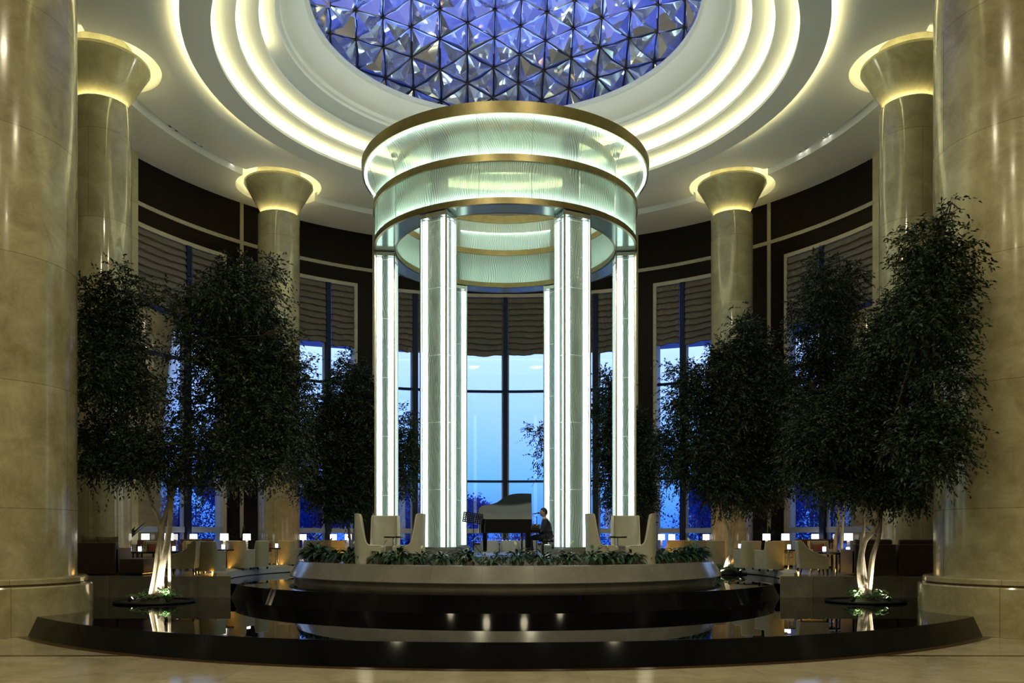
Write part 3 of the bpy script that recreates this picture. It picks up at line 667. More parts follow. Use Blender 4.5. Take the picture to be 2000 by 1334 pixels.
# ================================================================== GLASS PAVILION
TZ = 1.38
tw = thing('glass_pavilion', 'towering round pavilion of lit fluted glass with brass rings on the dais', 'pavilion', (CX, CY, TZ)); TO = tw.location
H0, H1 = 1.57, 9.90
RI, RX = 3.12, 3.70
for ac in (180 - 29.2, 180 + 29.2, 90, -90, 29.2, -29.2):
    a0, a1 = R(ac - 6.2), R(ac + 6.2)
    b = MB()   # steel frame: corner posts, head and foot
    w = R(0.55)
    for (ra, rb) in ((RI, RI + 0.045), (RX - 0.045, RX)):
        for (p0, p1) in ((a0, a0 + w), (a1 - w, a1)): b.arcbox(ra, rb, p0, p1, H0, H1 + 0.02, seg=1)
    b.arcbox(RI, RX, a0, a1, H0, H0 + 0.05, seg=4); b.arcbox(RI, RX, a0, a1, H1 - 0.10, H1, seg=4)
    fr = b.build('glass_column', M['steel'], tw, TO, smooth=False)
    b = MB(); b.arcbox(RI - 0.10, RX + 0.08, a0 - R(1.5), a1 + R(1.5), TZ, H0, seg=6); b.build('stone_plinth', M['dais'], fr, TO, smooth=False)
    for r_ in (RI + 0.015, RX - 0.015):
        b = MB(); b.rev([(r_, H0 + 0.05), (r_, H1 - 0.10)], (CX, CY), 5, a0 + w, a1 - w); b.build('glass_panel', M['wglass'], fr, TO)
    for p_ in (a0 + R(0.15), a1 - R(0.15)):
        vs = [P(RI + 0.045, math.degrees(p_), H0 + 0.05), P(RX - 0.045, math.degrees(p_), H0 + 0.05), P(RX - 0.045, math.degrees(p_), H1 - 0.1), P(RI + 0.045, math.degrees(p_), H1 - 0.1)]
        MB().raw(vs, [(0, 1, 2, 3)]).build('glass_panel', M['wglass'], fr, TO)
    # light boxes at the four corners, fluted core between them
    for (ra, rb) in ((RI + 0.06, RI + 0.20), (RX - 0.20, RX - 0.06)):
        for (p0, p1) in ((a0 + R(0.7), a0 + R(3.0)), (a1 - R(3.0), a1 - R(0.7))):
            b = MB(); b.arcbox(ra, rb, p0, p1, H0 + 0.06, H1 - 0.14, seg=2); b.build('light_panel', M['led'], fr, TO, smooth=False)
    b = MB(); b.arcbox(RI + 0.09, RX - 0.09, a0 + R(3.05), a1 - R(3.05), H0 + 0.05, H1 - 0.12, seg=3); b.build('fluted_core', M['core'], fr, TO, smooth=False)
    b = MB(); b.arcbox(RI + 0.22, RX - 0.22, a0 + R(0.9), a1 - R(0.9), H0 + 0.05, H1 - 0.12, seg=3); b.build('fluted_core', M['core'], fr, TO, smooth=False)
# drum
zb = [(9.93, 10.08), (10.96, 11.13), (12.0, 12.24)]
def ring(name, r0, r1, z0, z1, m, seg=140):
    b = MB(); b.rev([(r0, z0), (r1, z0), (r1, z1), (r0, z1)], (CX, CY), seg, closed=True); return b.build(name, m, tw, TO, angle=30)
ring('brass_ring', 3.66, 3.73, zb[0][0], zb[0][1], M['brass']); ring('brass_ring', 3.66, 3.74, zb[1][0], zb[1][1], M['brass'])
b = MB(); b.rev([(3.98, 11.98), (4.03, 11.97), (4.06, 12.24), (4.00, 12.24)], (CX, CY), 140, closed=True); b.build('brass_ring', M['brass'], tw, TO, angle=30)
for (z0, z1) in zb: ring('inner_brass_ring', 3.09, 3.14, z0, z1, M['brass'])
ring('soffit_ring', 3.14, 3.66, 9.935, 9.955, M['soffit_glass'])
nseam = 18
b = MB(); b.rev([(3.685, 10.08), (3.685, 10.96)], (CX, CY), 140); b.build('lower_glass_band', M['dglass'], tw, TO)
fl = [(3.69, 11.13), (3.70, 11.28), (3.735, 11.45), (3.80, 11.63), (3.88, 11.80), (3.99, 11.98)]
b = MB(); b.rev(fl, (CX, CY), 140); b.build('flared_glass_band', M['dglass'], tw, TO)
b = MB(); b.rev([(3.125, 10.08), (3.125, 12.0)], (CX, CY), 120); b.build('inner_glass_band', M['dglass'], tw, TO)
for i in range(nseam):
    a = 2 * PI * (i + 0.5) / nseam; b = MB()
    b.tube([(CX + 3.69 * math.sin(a), CY + 3.69 * math.cos(a), 10.08), (CX + 3.69 * math.sin(a), CY + 3.69 * math.cos(a), 11.14)] + [(CX + (r_ + .006) * math.sin(a), CY + (r_ + .006) * math.cos(a), z_) for r_, z_ in fl], 0.006, 5)
    b.build('glass_seam', M['soffit_glass'], tw, TO, smooth=False)
for (r_, z_) in ((3.60, 10.075), (3.60, 11.125), (3.93, 11.955)):
    b = MB(); b.rev([(r_ - .03, z_), (r_ + .03, z_), (r_ + .03, z_ + .02), (r_ - .03, z_ + .02)], (CX, CY), 80, closed=True); b.build('ring_lamp', M['led_thin'] if z_ > 11.5 else M['led_ring'], tw, TO, smooth=False)
for ac in (180 - 29.2, 180 + 29.2, 90, -90, 29.2, -29.2):
    b = MB(); b.arcbox(3.20, 3.50, R(ac - 2.6), R(ac + 2.6), 9.96, 11.95, seg=2); b.build('hanger_post', M['strut'], tw, TO, smooth=False)
for k in range(6):  # added lamps in the crown, brighten the ceiling and the dome
    a = R(60 * k); x, y, _ = P(3.4, 60 * k)
    b = MB(); b.cyl((x, y), 0.09, 11.98, 12.05, 16); b.build('added_uplight', M['steel'], tw, TO)
    lamp('ceiling_fill_lamp', 'SPOT', (x, y, 12.07), CROWN, (0.95, 1.0, 0.88), 0.10, (x, y, 15), 165, 0.3); lamp('dome_fill_lamp', 'SPOT', (x, y, 12.07), DOMEL, (0.95, 1.0, 0.95), 0.10, (x * 0.75, 24 + (y - 24) * 0.75, 17), 46, 0.7)
ring('added_lamp_baffle', 3.14, 3.66, 11.085, 11.10, M['steel'])  # added plate that hides the middle ring lamp from below
# ================================================================== TREES
def leaf_mesh(name, C, D, size, m, parent, width=0.42, droop=0.35):
    """C leaf bases, D leaf directions (n,3): folded pointed leaves, two quads each side of the midrib merged to one kite"""
    n = len(C); D = D / np.linalg.norm(D, axis=1, keepdims=True)
    up = rng.normal(size=(n, 3)) * 0.6 + np.array([0, 0, 1.0]); S = np.cross(D, up); S /= (np.linalg.norm(S, axis=1, keepdims=True) + 1e-9)
    U = np.cross(S, D); Ls = (size * (0.7 + 0.6 * rng.random(n)))[:, None]
    V = np.stack([C, C + D * Ls * 0.42 + S * Ls * width * 0.5 + U * Ls * 0.07, C + D * Ls - U * Ls * droop * 0.4, C + D * Ls * 0.42 - S * Ls * width * 0.5 + U * Ls * 0.07], axis=1).reshape(-1, 3)
    q = np.arange(n * 4).reshape(n, 4)
    return quads_obj(name, V, q, m, parent)
def foliage(lobes, ntwig, leaves, size, seedbase):
    """lobes: (centre, radii). Returns leaf bases and directions on drooping twigs"""
    vol = np.array([l[1][0] * l[1][2] * max(l[1][1], .2) ** 0.5 * l[2] for l in lobes]); vol = vol / vol.sum()
    idx = rng.choice(len(lobes), ntwig, p=vol)
    cen = np.array([l[0] for l in lobes])[idx]; rad = np.array([l[1] for l in lobes])[idx]
    d = rng.normal(size=(ntwig, 3)); d /= np.linalg.norm(d, axis=1, keepdims=True)
    rr = rng.random(ntwig) ** 0.42; out_ = rng.random(ntwig) < 0.16; rr[out_] = 0.95 + 0.22 * rng.random(out_.sum())
    base = cen + d * rad * rr[:, None] * 0.93
    tdir = d * np.array([1, 1, 0.7]) + rng.normal(size=(ntwig, 3)) * 0.45; tdir[:, 2] += 0.05
    tdir /= np.linalg.norm(tdir, axis=1, keepdims=True)
    Lt = 0.24 + 0.34 * rng.random(ntwig)
    C = []; D = []
    for k in range(leaves):
        t = (k + 0.6) / leaves
        pos = base + tdir * (Lt * t)[:, None]; pos[:, 2] -= 0.16 * t * t * Lt / 0.4
        side = np.cross(tdir, np.array([0, 0, 1.0])) * (1 if k % 2 else -1)
        dr = tdir * 0.8 + side * 0.8 + rng.normal(size=(ntwig, 3)) * 0.35; dr[:, 2] -= 0.35
        C.append(pos + rng.normal(size=(ntwig, 3)) * 0.012); D.append(dr)
    return np.concatenate(C), np.concatenate(D), base, tdir * Lt[:, None]
def bend(p0, p1, n, amp, rnd):
    p0, p1 = Vector(p0), Vector(p1); o = [Vector((rnd.uniform(-1, 1), rnd.uniform(-1, 1), 0)) * amp for _ in range(2)]
    return [p0.lerp(p1, i / n) + o[0] * math.sin(PI * i / n) + o[1] * math.sin(2 * PI * i / n) * 0.5 for i in range(n + 1)]
def tree(label, base, stems, lobes_px, Y, ntwig, leaf=0.098, twl=9, dens=1.0, zbase=0.36, tray=True, depth=0.75, spots=True, seed=3, yfun=None):
    rnd = random.Random(seed); t = thing('indoor_ficus_tree', label, 'tree', base)
    bx, by, bz = base; lobes = []
    for lb in lobes_px:
        px, py, rx, ry = lb[:4]; dn = lb[4] if len(lb) > 4 else 1.0
        dy = rnd.uniform(-depth, depth)
        if yfun is not None: dy = yfun(px, dy)
        c = at(px, py, Y + dy); s_ = (Y + dy) / F
        lobes.append((tuple(c), (rx * s_, min(0.95 if yfun is None or px <= 1795 else 0.5, 0.9 * (rx + ry) / 2 * s_), ry * s_), dn))
    # stems: polylines in photo pixels, swelling at the foot; a few centimetres between them in depth
    tb = MB(); tops = []
    for si, (pl, r0_, dy) in enumerate(stems):
        ps = []
        for j, (px, py) in enumerate(pl):
            yy = by + dy * (0.3 + 0.7 * j / max(1, len(pl) - 1)); p = at(px, py, yy)
            if j == 0: p.z = bz - 0.02
            ps.append(p)
        # smooth
        sp = []
        for j in range(len(ps) - 1):
            a_, b_, c_, d_ = ps[max(j - 1, 0)], ps[j], ps[j + 1], ps[min(j + 2, len(ps) - 1)]
            for q in range(5):
                u = q / 5; sp.append(0.5 * ((2 * b_) + (c_ - a_) * u + (2 * a_ - 5 * b_ + 4 * c_ - d_) * u * u + (-a_ + 3 * b_ - 3 * c_ + d_) * u ** 3))
        sp.append(ps[-1]); n = len(sp)
        tb.tube(sp, [r0_ * (1.0 - 0.62 * (i / (n - 1))) * (1.25 if i == 0 else 1.0) for i in range(n)], 9)
        tops.append((sp[-1], r0_ * 0.38))
        tops.append((sp[int(n * 0.8)], r0_ * 0.45))
    tb.build('trunk', M['bark'], t, base)
    # limbs to every lobe and twigs inside it
    lbm = MB()
    for (c, r_, dn) in lobes:
        c = Vector(c); st, sr = min(tops, key=lambda q: (q[0] - c).length + (2 if q[0].z > c.z else 0))
        pts = bend(st, c, 6, 0.12, rnd); r0_ = min(0.04, sr)
        lbm.tube(pts, [r0_ * (1 - 0.7 * i / 6) for i in range(7)], 6)
        tops.append((c, 0.014)) if len(tops) < 40 else None
        for _ in range(5):
            e = c + Vector((rnd.uniform(-.8, .8) * r_[0], rnd.uniform(-.8, .8) * r_[1], rnd.uniform(-.4, .95) * r_[2]))
            lbm.tube(bend(pts[4], e, 4, 0.05, rnd), [0.010, 0.009, 0.007, 0.005, 0.003], 4)
    lbm.build('branches', M['dark_bark'], t, base)
    C, D, tb_, td_ = foliage(lobes, ntwig, twl, leaf, seed)
    org = np.array(base)
    f = leaf_mesh('foliage', C - org, D, leaf, M['leaf'], t)
    return t
def tray(base, r, label, fern=True, seed=1):
    rnd = random.Random(seed); x, y, z = base
    t = thing('tree_tray', label, 'planter', base)
    b = MB(); b.rev([(r - 0.12, z - 0.0), (r - 0.10, z + 0.045), (r, z + 0.05), (r + 0.015, z + 0.02), (r - 0.02, z)], (x, y), 56, closed=True); b.build('tray_rim', M['blackmetal'], t, base, angle=50)
    b = MB(); b.rev([(0.001, z + 0.20), (0.12, z + 0.185), (0.26, z + 0.13), (0.36, z + 0.06), (0.42, z + 0.02), (r - 0.11, z + 0.012)], (x, y), 30); b.build('soil_mound', M['soil'], t, base)
    n = 26; C = []; D = []
    fm = MB()
    for i in range(n):
        a = rnd.uniform(0, 2 * PI); q = rnd.uniform(0.10, 0.36); p = Vector((x + q * math.cos(a), y + q * math.sin(a), z + 0.20 - q * 0.35))
        le = rnd.uniform(0.16, 0.30); h = rnd.uniform(0.05, 0.18); pts = []
        for k in range(7):
            u = k / 6; pts.append(p + Vector((math.cos(a) * le * u, math.sin(a) * le * u, h * math.sin(u * 2.4))))
        fm.tube(pts, [0.006, .005, .005, .004, .004, .003, .002], 4)
        for k in range(1, 7):
            for s_ in (-1, 1):
                for w_ in (0.0, 0.5):
                    pp = pts[k].lerp(pts[k - 1], w_); C.append(tuple(pp)); D.append((-math.sin(a) * s_ + math.cos(a) * .5, math.cos(a) * s_ + math.sin(a) * .5, -0.25 + rnd.uniform(-.2, .2)))
    fm.build('fern_stems', M['fern'], t, base)
    leaf_mesh('fern_leaves', np.array(C) - np.array(base), np.array(D), 0.085, M['fern'], t, width=0.3)
    return t
def uplight(x, y, z, target, energy, label):
    t = thing('tree_uplight', label, 'uplight', (x, y, z), group='black uplights in the tree trays')
    d = (Vector(target) - Vector((x, y, z + 0.08))).normalized(); p0 = Vector((x, y, z + 0.07))
    b = MB(); b.tube([p0 - d * 0.06, p0 + d * 0.05], 0.038, 14); b.tube([(x, y, z), (x, y, z + 0.05)], 0.012, 8); b.build('lamp_head', M['blackmetal'], t, t.location)
    b = MB(); b.tube([p0 + d * 0.045, p0 + d * 0.054], 0.033, 14); b.build('lens', M['uplight'], t, t.location)
    lamp('uplight_lamp', 'SPOT', p0 + d * 0.07, energy, (1.0, 0.96, 0.80), 0.03, target, 62, 0.7)

T1 = (-8.12, 19.45, 0.37); T2 = (8.40, 19.6, 0.37); T3 = (6.95, 26.4, 0.72); T4 = (-5.35, 28.7, 0.89); T5 = (10.15, 25.4, 0.89); T6 = (4.35, 29.4, 0.89)
T1L = [(180,565,26,22),(232,545,26,22),(215,600,42,38),(255,590,25,28),(190,650,38,42),(232,670,40,56),(200,720,45,50),(250,760,42,60),(180,770,28,25),(170,860,22,22),(215,850,50,40),(175,900,24,26),(225,905,45,28),(270,880,45,40),(255,700,14,50,.7),(320,700,14,40,.08),(320,780,36,40,.2),(310,880,35,40,.6),(345,880,50,44,.5),(366,790,38,60,.45),(352,690,18,36,.4),(325,575,18,18,.8),(352,606,20,22),(385,560,18,22,.5),(400,590,30,32,.6),(385,660,34,50,.5),(430,560,30,38),(425,640,50,60),(455,530,22,22),(475,570,36,50),(492,525,16,18,.7),(525,528,20,26,.8),(520,570,26,30,.8),(490,640,50,60),(470,720,70,70),(545,660,24,26,.7),(560,650,14,12,.5),(540,720,44,50),(590,730,26,20,.8),(575,780,36,30,.9),(436,800,60,56,.6),(520,810,60,55),(560,850,40,45),(470,890,70,45),(545,910,42,30),(390,880,46,46,.6),(400,930,40,22),(330,925,40,20,.8),(290,925,26,16,.7),(515,945,14,14,.5),(165,930,12,14,.5),(160,545,10,10,.4),(235,520,12,10,.4)]
T2L = [(1858,396,9,12,.35),(1846,430,16,22,.5),(1800,468,36,26),(1846,490,26,34,.8),(1878,500,18,18,.7),(1790,520,26,30),(1830,550,44,44),(1868,560,22,30,.8),(1770,590,36,36),(1740,610,24,22,.8),(1810,620,56,46),(1872,625,20,10,.7),(1850,660,26,30,.8),(1775,680,60,56),(1730,660,36,40),(1840,720,36,40),(1868,745,18,18,.7),(1780,770,66,56),(1720,740,46,46),(1850,800,30,34),(1868,840,18,22,.7),(1800,850,60,46),(1730,830,60,56),(1680,790,50,56),(1650,850,50,46),(1700,890,66,46),(1770,910,56,40),(1830,890,40,34),(1760,955,50,26),(1700,950,46,28),(1640,910,50,40),(1600,860,46,46),(1590,800,40,36),(1560,900,30,30,.8),(1612,950,36,22,.8),(1790,950,26,24,.6),(1860,895,18,16,.6)]
T3L = [(1455,605,10,12,.5),(1460,632,26,16),(1448,655,18,16),(1478,668,26,26),(1415,690,26,20),(1440,710,50,36),(1490,720,34,40),(1402,690,14,12,.6),(1345,726,34,14,.8),(1305,718,12,7,.5),(1370,745,34,24),(1320,770,22,24,.5),(1330,745,16,14,.5),(1395,790,46,50),(1460,790,56,56),(1350,800,36,46,.7),(1310,830,18,30,.5),(1330,870,50,30),(1295,860,14,18,.6),(1350,910,46,34),(1310,915,20,26,.6),(1400,880,50,50),(1460,880,56,50),(1520,800,34,50),(1520,880,30,46),(1430,940,50,34),(1480,945,46,36),(1410,975,30,18),(1465,980,30,16,.8),(1525,950,20,20,.7),(1380,945,26,24)]
T4L = [(678,700,10,16,.7),(672,730,18,20),(690,725,14,16),(705,745,24,22),(668,762,30,24),(715,790,24,40),(690,810,46,40),(640,790,24,22,.8),(615,815,22,26,.8),(650,850,46,46),(700,870,46,46),(610,870,24,30),(625,920,40,34),(690,930,46,46),(725,900,20,50),(640,960,36,26),(600,945,18,24,.7),(680,985,36,26),(655,1000,24,16,.8),(712,980,24,20),(790,808,14,16,.6),(800,840,16,26,.8),(775,880,30,36),(798,900,18,40,.9),(790,945,18,20,.6)]
T5L = [(1640,508,10,10,.4),(1600,520,20,22),(1612,560,32,30),(1655,540,26,22),(1680,548,14,14,.5),(1640,590,38,26),(1580,600,26,26),(1600,640,40,40),(1560,640,20,16,.6),(1650,640,30,26,.35),(1680,650,18,40,.3),(1620,700,46,40),(1570,690,26,30,.5),(1580,745,50,36),(1650,760,50,50),(1540,760,36,34),(1560,820,46,46),(1620,830,50,46),(1580,890,40,40),(1640,930,36,46,.8),(1560,935,24,24,.7),(1535,860,26,40,.8)]
T6L = [(1186,738,14,16),(1200,765,22,26),(1182,800,22,26),(1205,830,26,40),(1240,840,26,40,.9),(1190,870,22,36),(1225,900,36,40),(1262,900,18,46,.8),(1190,930,18,30,.8),(1240,950,36,40),(1210,975,26,22),(1262,980,16,24,.7),(1045,840,12,16,.5),(1056,855,8,16,.6),(1052,900,10,14,.5),(1060,920,6,14,.5)]
tree('left foreground ficus with two pale lit trunks in the lower pool', T1,
     [([(294,1172),(305,1120),(312,1060),(322,1010),(340,960),(352,915)], 0.085, 0.25), ([(307,1172),(316,1110),(328,1050),(333,1000),(336,950),(345,900)], 0.088, -0.1), ([(318,1056),(312,1030),(296,985),(284,945),(270,900)], 0.05, 0.3), ([(331,1010),(330,980),(326,940),(330,880)], 0.04, 0.4)],
     T1L, 19.4, 9500, seed=5)
tree('right foreground ficus with twisting pale lit trunks in the lower pool', T2,
     [([(1688,1176),(1680,1120),(1682,1085),(1690,1055),(1712,1030),(1716,1000),(1712,960),(1720,900)], 0.085, -0.15), ([(1694,1176),(1700,1120),(1705,1085),(1716,1050),(1720,1010),(1724,980),(1730,920)], 0.075, 0.3), ([(1690,1178),(1688,1130),(1684,1090),(1683,1060),(1687,1030),(1684,980),(1676,930)], 0.07, 0.1)],
     T2L, 19.6, 11500, seed=6, yfun=lambda px, dy: (15.75 - 19.6 + dy * 0.3) if px > 1795 else dy + 0.3)
tree('ficus in the upper pool just right of the dais', T3,
     [([(1412,1118),(1424,1080),(1424,1040),(1412,1005),(1404,960)], 0.06, 0.1), ([(1418,1118),(1430,1075),(1433,1040),(1440,1000),(1446,950)], 0.055, -0.2), ([(1424,1118),(1426,1080),(1428,1030),(1430,980)], 0.04, 0.3)],
     T3L, 26.6, 9000, leaf=0.11, seed=7)
tree('ficus standing behind the left wing chairs and pavilion', T4,
     [([(686,1104),(684,1060),(680,1020),(682,970)], 0.06, 0.1), ([(690,1104),(692,1050),(697,1010),(706,960)], 0.05, -0.1)], T4L, 28.7, 8500, leaf=0.11, seed=8)
tree('ficus behind the right lounge tables, top against a window shade', T5,
     [([(1634,1106),(1632,1060),(1638,1020),(1636,970)], 0.085, 0.1), ([(1642,1106),(1644,1050),(1648,1000),(1652,950)], 0.06, -0.15)], T5L, 25.6, 6000, leaf=0.10, seed=9)
tree('shadowy ficus seen through the right side of the pavilion', T6,
     [([(1228,1104),(1226,1050),(1220,1000),(1215,960)], 0.055, 0.1), ([(1232,1104),(1234,1050),(1240,1000)], 0.045, 0.1)], T6L, 29.4, 4500, leaf=0.11, seed=10)
tray((T1[0], T1[1], 0.362), 0.88, 'round black tray with ferns under the left foreground tree', seed=1)
tray((T2[0], T2[1], 0.362), 0.88, 'round black tray with ferns under the right foreground tree', seed=2)
tray((T3[0], T3[1], 0.712), 0.62, 'round black tray with ferns under the tree beside the dais', seed=3)
uplight(T1[0] - 0.5, T1[1] - 0.15, 0.37, (T1[0] + 0.1, T1[1], 0.95), 330, 'uplight at the left of the left foreground tree')
uplight(T1[0] + 0.45, T1[1] - 0.4, 0.37, (T1[0] + 0.15, T1[1], 0.95), 330, 'uplight at the right of the left foreground tree')
uplight(T2[0] - 0.42, T2[1] - 0.35, 0.37, (T2[0], T2[1], 0.95), 330, 'uplight at the left of the right foreground tree')
uplight(T2[0] + 0.46, T2[1] - 0.2, 0.37, (T2[0] + 0.1, T2[1], 0.95), 330, 'uplight at the right of the right foreground tree')
uplight(T3[0] - 0.3, T3[1] - 0.25, 0.72, (T3[0] + 0.05, T3[1], 0.95), 230, 'uplight at the left of the tree beside the dais')
uplight(T3[0] + 0.42, T3[1] - 0.1, 0.72, (T3[0] + 0.1, T3[1], 2.0), 20, 'uplight at the right of the tree beside the dais')
uplight(T5[0] + 0.5, T5[1] - 0.7, 0.89, (T5[0], T5[1], 2.4), 60, 'uplight by the tree behind the right lounge tables')

# ---- outside: lawn and dusk trees seen through the windows
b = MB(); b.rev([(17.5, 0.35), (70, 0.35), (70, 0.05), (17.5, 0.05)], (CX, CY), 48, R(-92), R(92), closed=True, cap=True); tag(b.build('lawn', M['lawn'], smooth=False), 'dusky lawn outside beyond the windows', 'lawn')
def out_tree(label, x, y, h, seed, full=0.5):
    rnd = random.Random(seed); t = thing('outdoor_tree', label, 'tree', (x, y, 0.35)); b = MB(); tips = []
    def grow(p, d, l, r, lev):
        e = p + d * l; mid = p.lerp(e, .5) + Vector((rnd.uniform(-1, 1), rnd.uniform(-1, 1), 0)) * l * 0.07
        b.tube([p, mid, e], [r, r * .82, r * .66], 6 if lev < 2 else 4)
        if lev >= 5: tips.append(e); return
        if lev >= 3: tips.append(mid)
        for k in range(3 if lev < 3 else 2):
            q = Vector((rnd.uniform(-1, 1), rnd.uniform(-1, 1), rnd.uniform(-0.15, 0.75))); nd = (d * 0.75 + q * 0.75).normalized()
            grow(p.lerp(e, rnd.uniform(.6, 1)), nd, l * rnd.uniform(.62, .8), r * .58, lev + 1)
    grow(Vector((x, y, 0.3)), Vector((0, 0, 1)), h * 0.26, h * 0.018, 0)
    b.build('trunk_and_branches', M['out_bark'], t, t.location)
    T = np.array([tuple(p) for p in tips]); n = int(len(T) * 60 * full)
    C = T[rng.integers(0, len(T), n)] + rng.normal(size=(n, 3)) * h * 0.035; D = rng.normal(size=(n, 3)); D[:, 2] -= .3
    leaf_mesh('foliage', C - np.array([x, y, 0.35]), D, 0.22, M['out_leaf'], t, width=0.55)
spec = [(-25.5, 39, 6.5, .9, 'outside the left part of the far left window'), (-21, 44, 7.6, .7, 'outside the right part of the far left window'), (-14.8, 46, 8.6, .6, 'outside the window left of centre, at its left'), (-10.8, 47, 6.2, .9, 'outside the window left of centre, at its right'),
        (-6.2, 46, 6.2, .8, 'outside the left end of the wide centre window'), (-2.6, 52, 6.0, .6, 'outside the wide centre window, behind the piano'), (7.2, 50, 5.0, .9, 'outside the right end of the wide centre window'),
        (11.4, 45, 7.0, .5, 'outside the window right of centre, at its left'), (15.6, 46, 8.2, .7, 'outside the window right of centre, at its right'), (20.5, 43, 7.2, .6, 'outside the left part of the far right window'), (25.5, 41, 7.4, .9, 'outside the right part of the far right window')]
for i, (x, y, h, fu, lb) in enumerate(spec): out_tree('blue dusk tree ' + lb, x, y, h, 40 + i, fu)

def shrub(label, x, y, w, h, seed):
    t = thing('outdoor_shrub', label, 'shrub', (x, y, 0.35)); rnd = random.Random(seed); b = MB(); tips = []
    for i in range(9):
        a = rnd.uniform(0, 6.28); e = Vector((w * .42 * math.cos(a) * rnd.random(), w * .42 * math.sin(a) * rnd.random(), h * rnd.uniform(.55, .95)))
        pts = bend((0, 0, 0), e, 4, 0.15, rnd); b.tube(pts, [0.05, 0.04, 0.03, 0.02, 0.01], 5)
        for k in range(4):
            e2 = pts[rnd.randint(1, 4)] + Vector((rnd.uniform(-1, 1), rnd.uniform(-1, 1), rnd.uniform(0, .8))) * h * 0.22; b.tube([pts[2], e2], [0.02, 0.006], 4)
    b.build('stems', M['out_bark'], t)
    n = int(1900 * w * h / 6); d = rng.normal(size=(n, 3)); d /= np.linalg.norm(d, axis=1, keepdims=True)
    C = d * (rng.random((n, 1)) ** 0.5) * np.array([w / 2, w / 2, h / 2]) * (1 + 0.25 * np.sin(d[:, :1] * 7 + seed)) + np.array([0, 0, h * 0.52]); C[:, 2] = np.maximum(C[:, 2], 0.1)
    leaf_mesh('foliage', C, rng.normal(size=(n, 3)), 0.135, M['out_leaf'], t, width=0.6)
wn = ['far left window', 'window left of centre', 'left half of the centre window', 'right half of the centre window', 'window right of centre', 'far right window']
sh = [(-66, 4.4, 0), (-61, 3.6, 0), (-56, 5.0, 0), (-51.5, 4.6, 0), (-44, 4.0, 1), (-39, 4.6, 1), (-34, 3.8, 1), (-29, 3.4, 1), (-20, 3.4, 2), (-13, 3.9, 2), (-6.5, 3.0, 2), (3, 2.2, 3), (10, 2.6, 3), (17.5, 4.0, 3), (28.5, 4.3, 4), (33.5, 4.8, 4), (38.5, 4.2, 4), (44, 4.4, 4), (51.5, 4.4, 5), (56.5, 4.8, 5), (61.5, 4.0, 5), (66.5, 4.5, 5)]
cnt = {}
for i, (a, h, w_) in enumerate(sh):
    cnt[w_] = cnt.get(w_, 0) + 1; x, y, _ = P(22 + 2 * math.sin(i * 2.2), a)
    shrub('blue dusk shrub outside the %s, %s from its left' % (wn[w_], ['first', 'second', 'third', 'fourth'][cnt[w_] - 1]), x, y, 3.4, h, 90 + i)
# ================================================================== FURNITURE
def shell(b, w, d, hb, ha, thick=0.07, wrap=112, z0=0.10, flare=0.04, wing=None, front=0.55, seg=44):
    """upholstered wrap-round shell open towards -Y: back height hb, arm height ha"""
    n = seg; vs = []; fs = []; rows = 9
    def top(a):
        u = abs(a)
        if wing is None:
            t = min(1, max(0, (u - 62) / 10.0))
        else: t = min(1, max(0, (u - wing[0]) / (wing[1] - wing[0])))
        t = t * t * (3 - 2 * t); return hb + (ha - hb) * t
    prof = []
    for i in range(n + 1):
        a = -wrap + 2 * wrap * i / n; ar = R(a)
        ex = 0.62  # squarish plan
        sx = math.copysign(abs(math.sin(ar)) ** ex, math.sin(ar)) * w / 2; sy = math.copysign(abs(math.cos(ar)) ** ex, math.cos(ar)) * d / 2
        if abs(a) > 90: sy = -(abs(a) - 90) / (wrap - 90) * d * front; sx = math.copysign(w / 2, a)
        prof.append((a, sx, sy, top(a)))
    for (a, sx, sy, zt) in prof:
        for side in (0, 1):
            for k in range(rows + 1):
                z = z0 + (zt - z0) * k / rows; fl = 1 + flare * (z / hb) ** 2
                inx = (1 - 2 * thick / w * side); iny = (1 - 2 * thick / d * side) if sy > 0 else 1
                vs.append((sx * inx * fl, sy * iny * fl if sy > 0 else sy, z))
    m = 2 * (rows + 1)
    for i in range(n):
        for k in range(rows):
            a_ = i * m + k; fs.append((a_, a_ + 1, a_ + 1 + m, a_ + m))
            a_ += rows + 1; fs.append((a_, a_ + m, a_ + 1 + m, a_ + 1))
        a_ = i * m + rows; fs.append((a_, a_ + rows + 1, a_ + rows + 1 + m, a_ + m))
        a_ = i * m; fs.append((a_, a_ + m, a_ + m + rows + 1, a_ + rows + 1))
    for i in (0, n):
        o = i * m; fs.append(tuple([o + k for k in range(rows + 1)] + [o + rows + 1 + k for k in range(rows, -1, -1)]))
    b.raw(vs, fs)
    return [(s[1] * (1 + flare * (s[3] / hb) ** 2), s[2] * (1 + flare * (s[3] / hb) ** 2) if s[2] > 0 else s[2], s[3]) for s in prof]
def tub_chair(label, cush=None, matn='tub'):
    t = thing('tub_chair', label, 'chair')
    b = MB(); rim = shell(b, 0.64, 0.62, 0.86, 0.60, z0=0.07); o = b.build('shell', M[matn], t, angle=50)
    b = MB(); b.tube([(x * 0.995, y * 0.995, z + 0.002) for x, y, z in rim], 0.008, 5); b.build('piping', M['piping'], o)
    b = MB(); b.rbox((0, -0.04, 0.38), (0.51, 0.54, 0.16), 0.05); b.rbox((0, -0.03, 0.19), (0.52, 0.56, 0.24), 0.02); b.build('seat', M[matn], t, angle=50)
    for sx in (-1, 1):
        for sy in (-1, 1):
            b = MB(); b.box((sx * 0.24, sy * 0.22, 0.05), (0.04, 0.04, 0.10)); b.build('leg', M['blackwood'], t)
    if cush:
        b = MB(); b.pillow(Matrix.Translation((0.0, 0.16, 0.60)) @ Matrix.Rotation(R(-14), 4, 'X'), 0.40, 0.36, 0.14); b.build('cushion', M[cush], t)
    return t
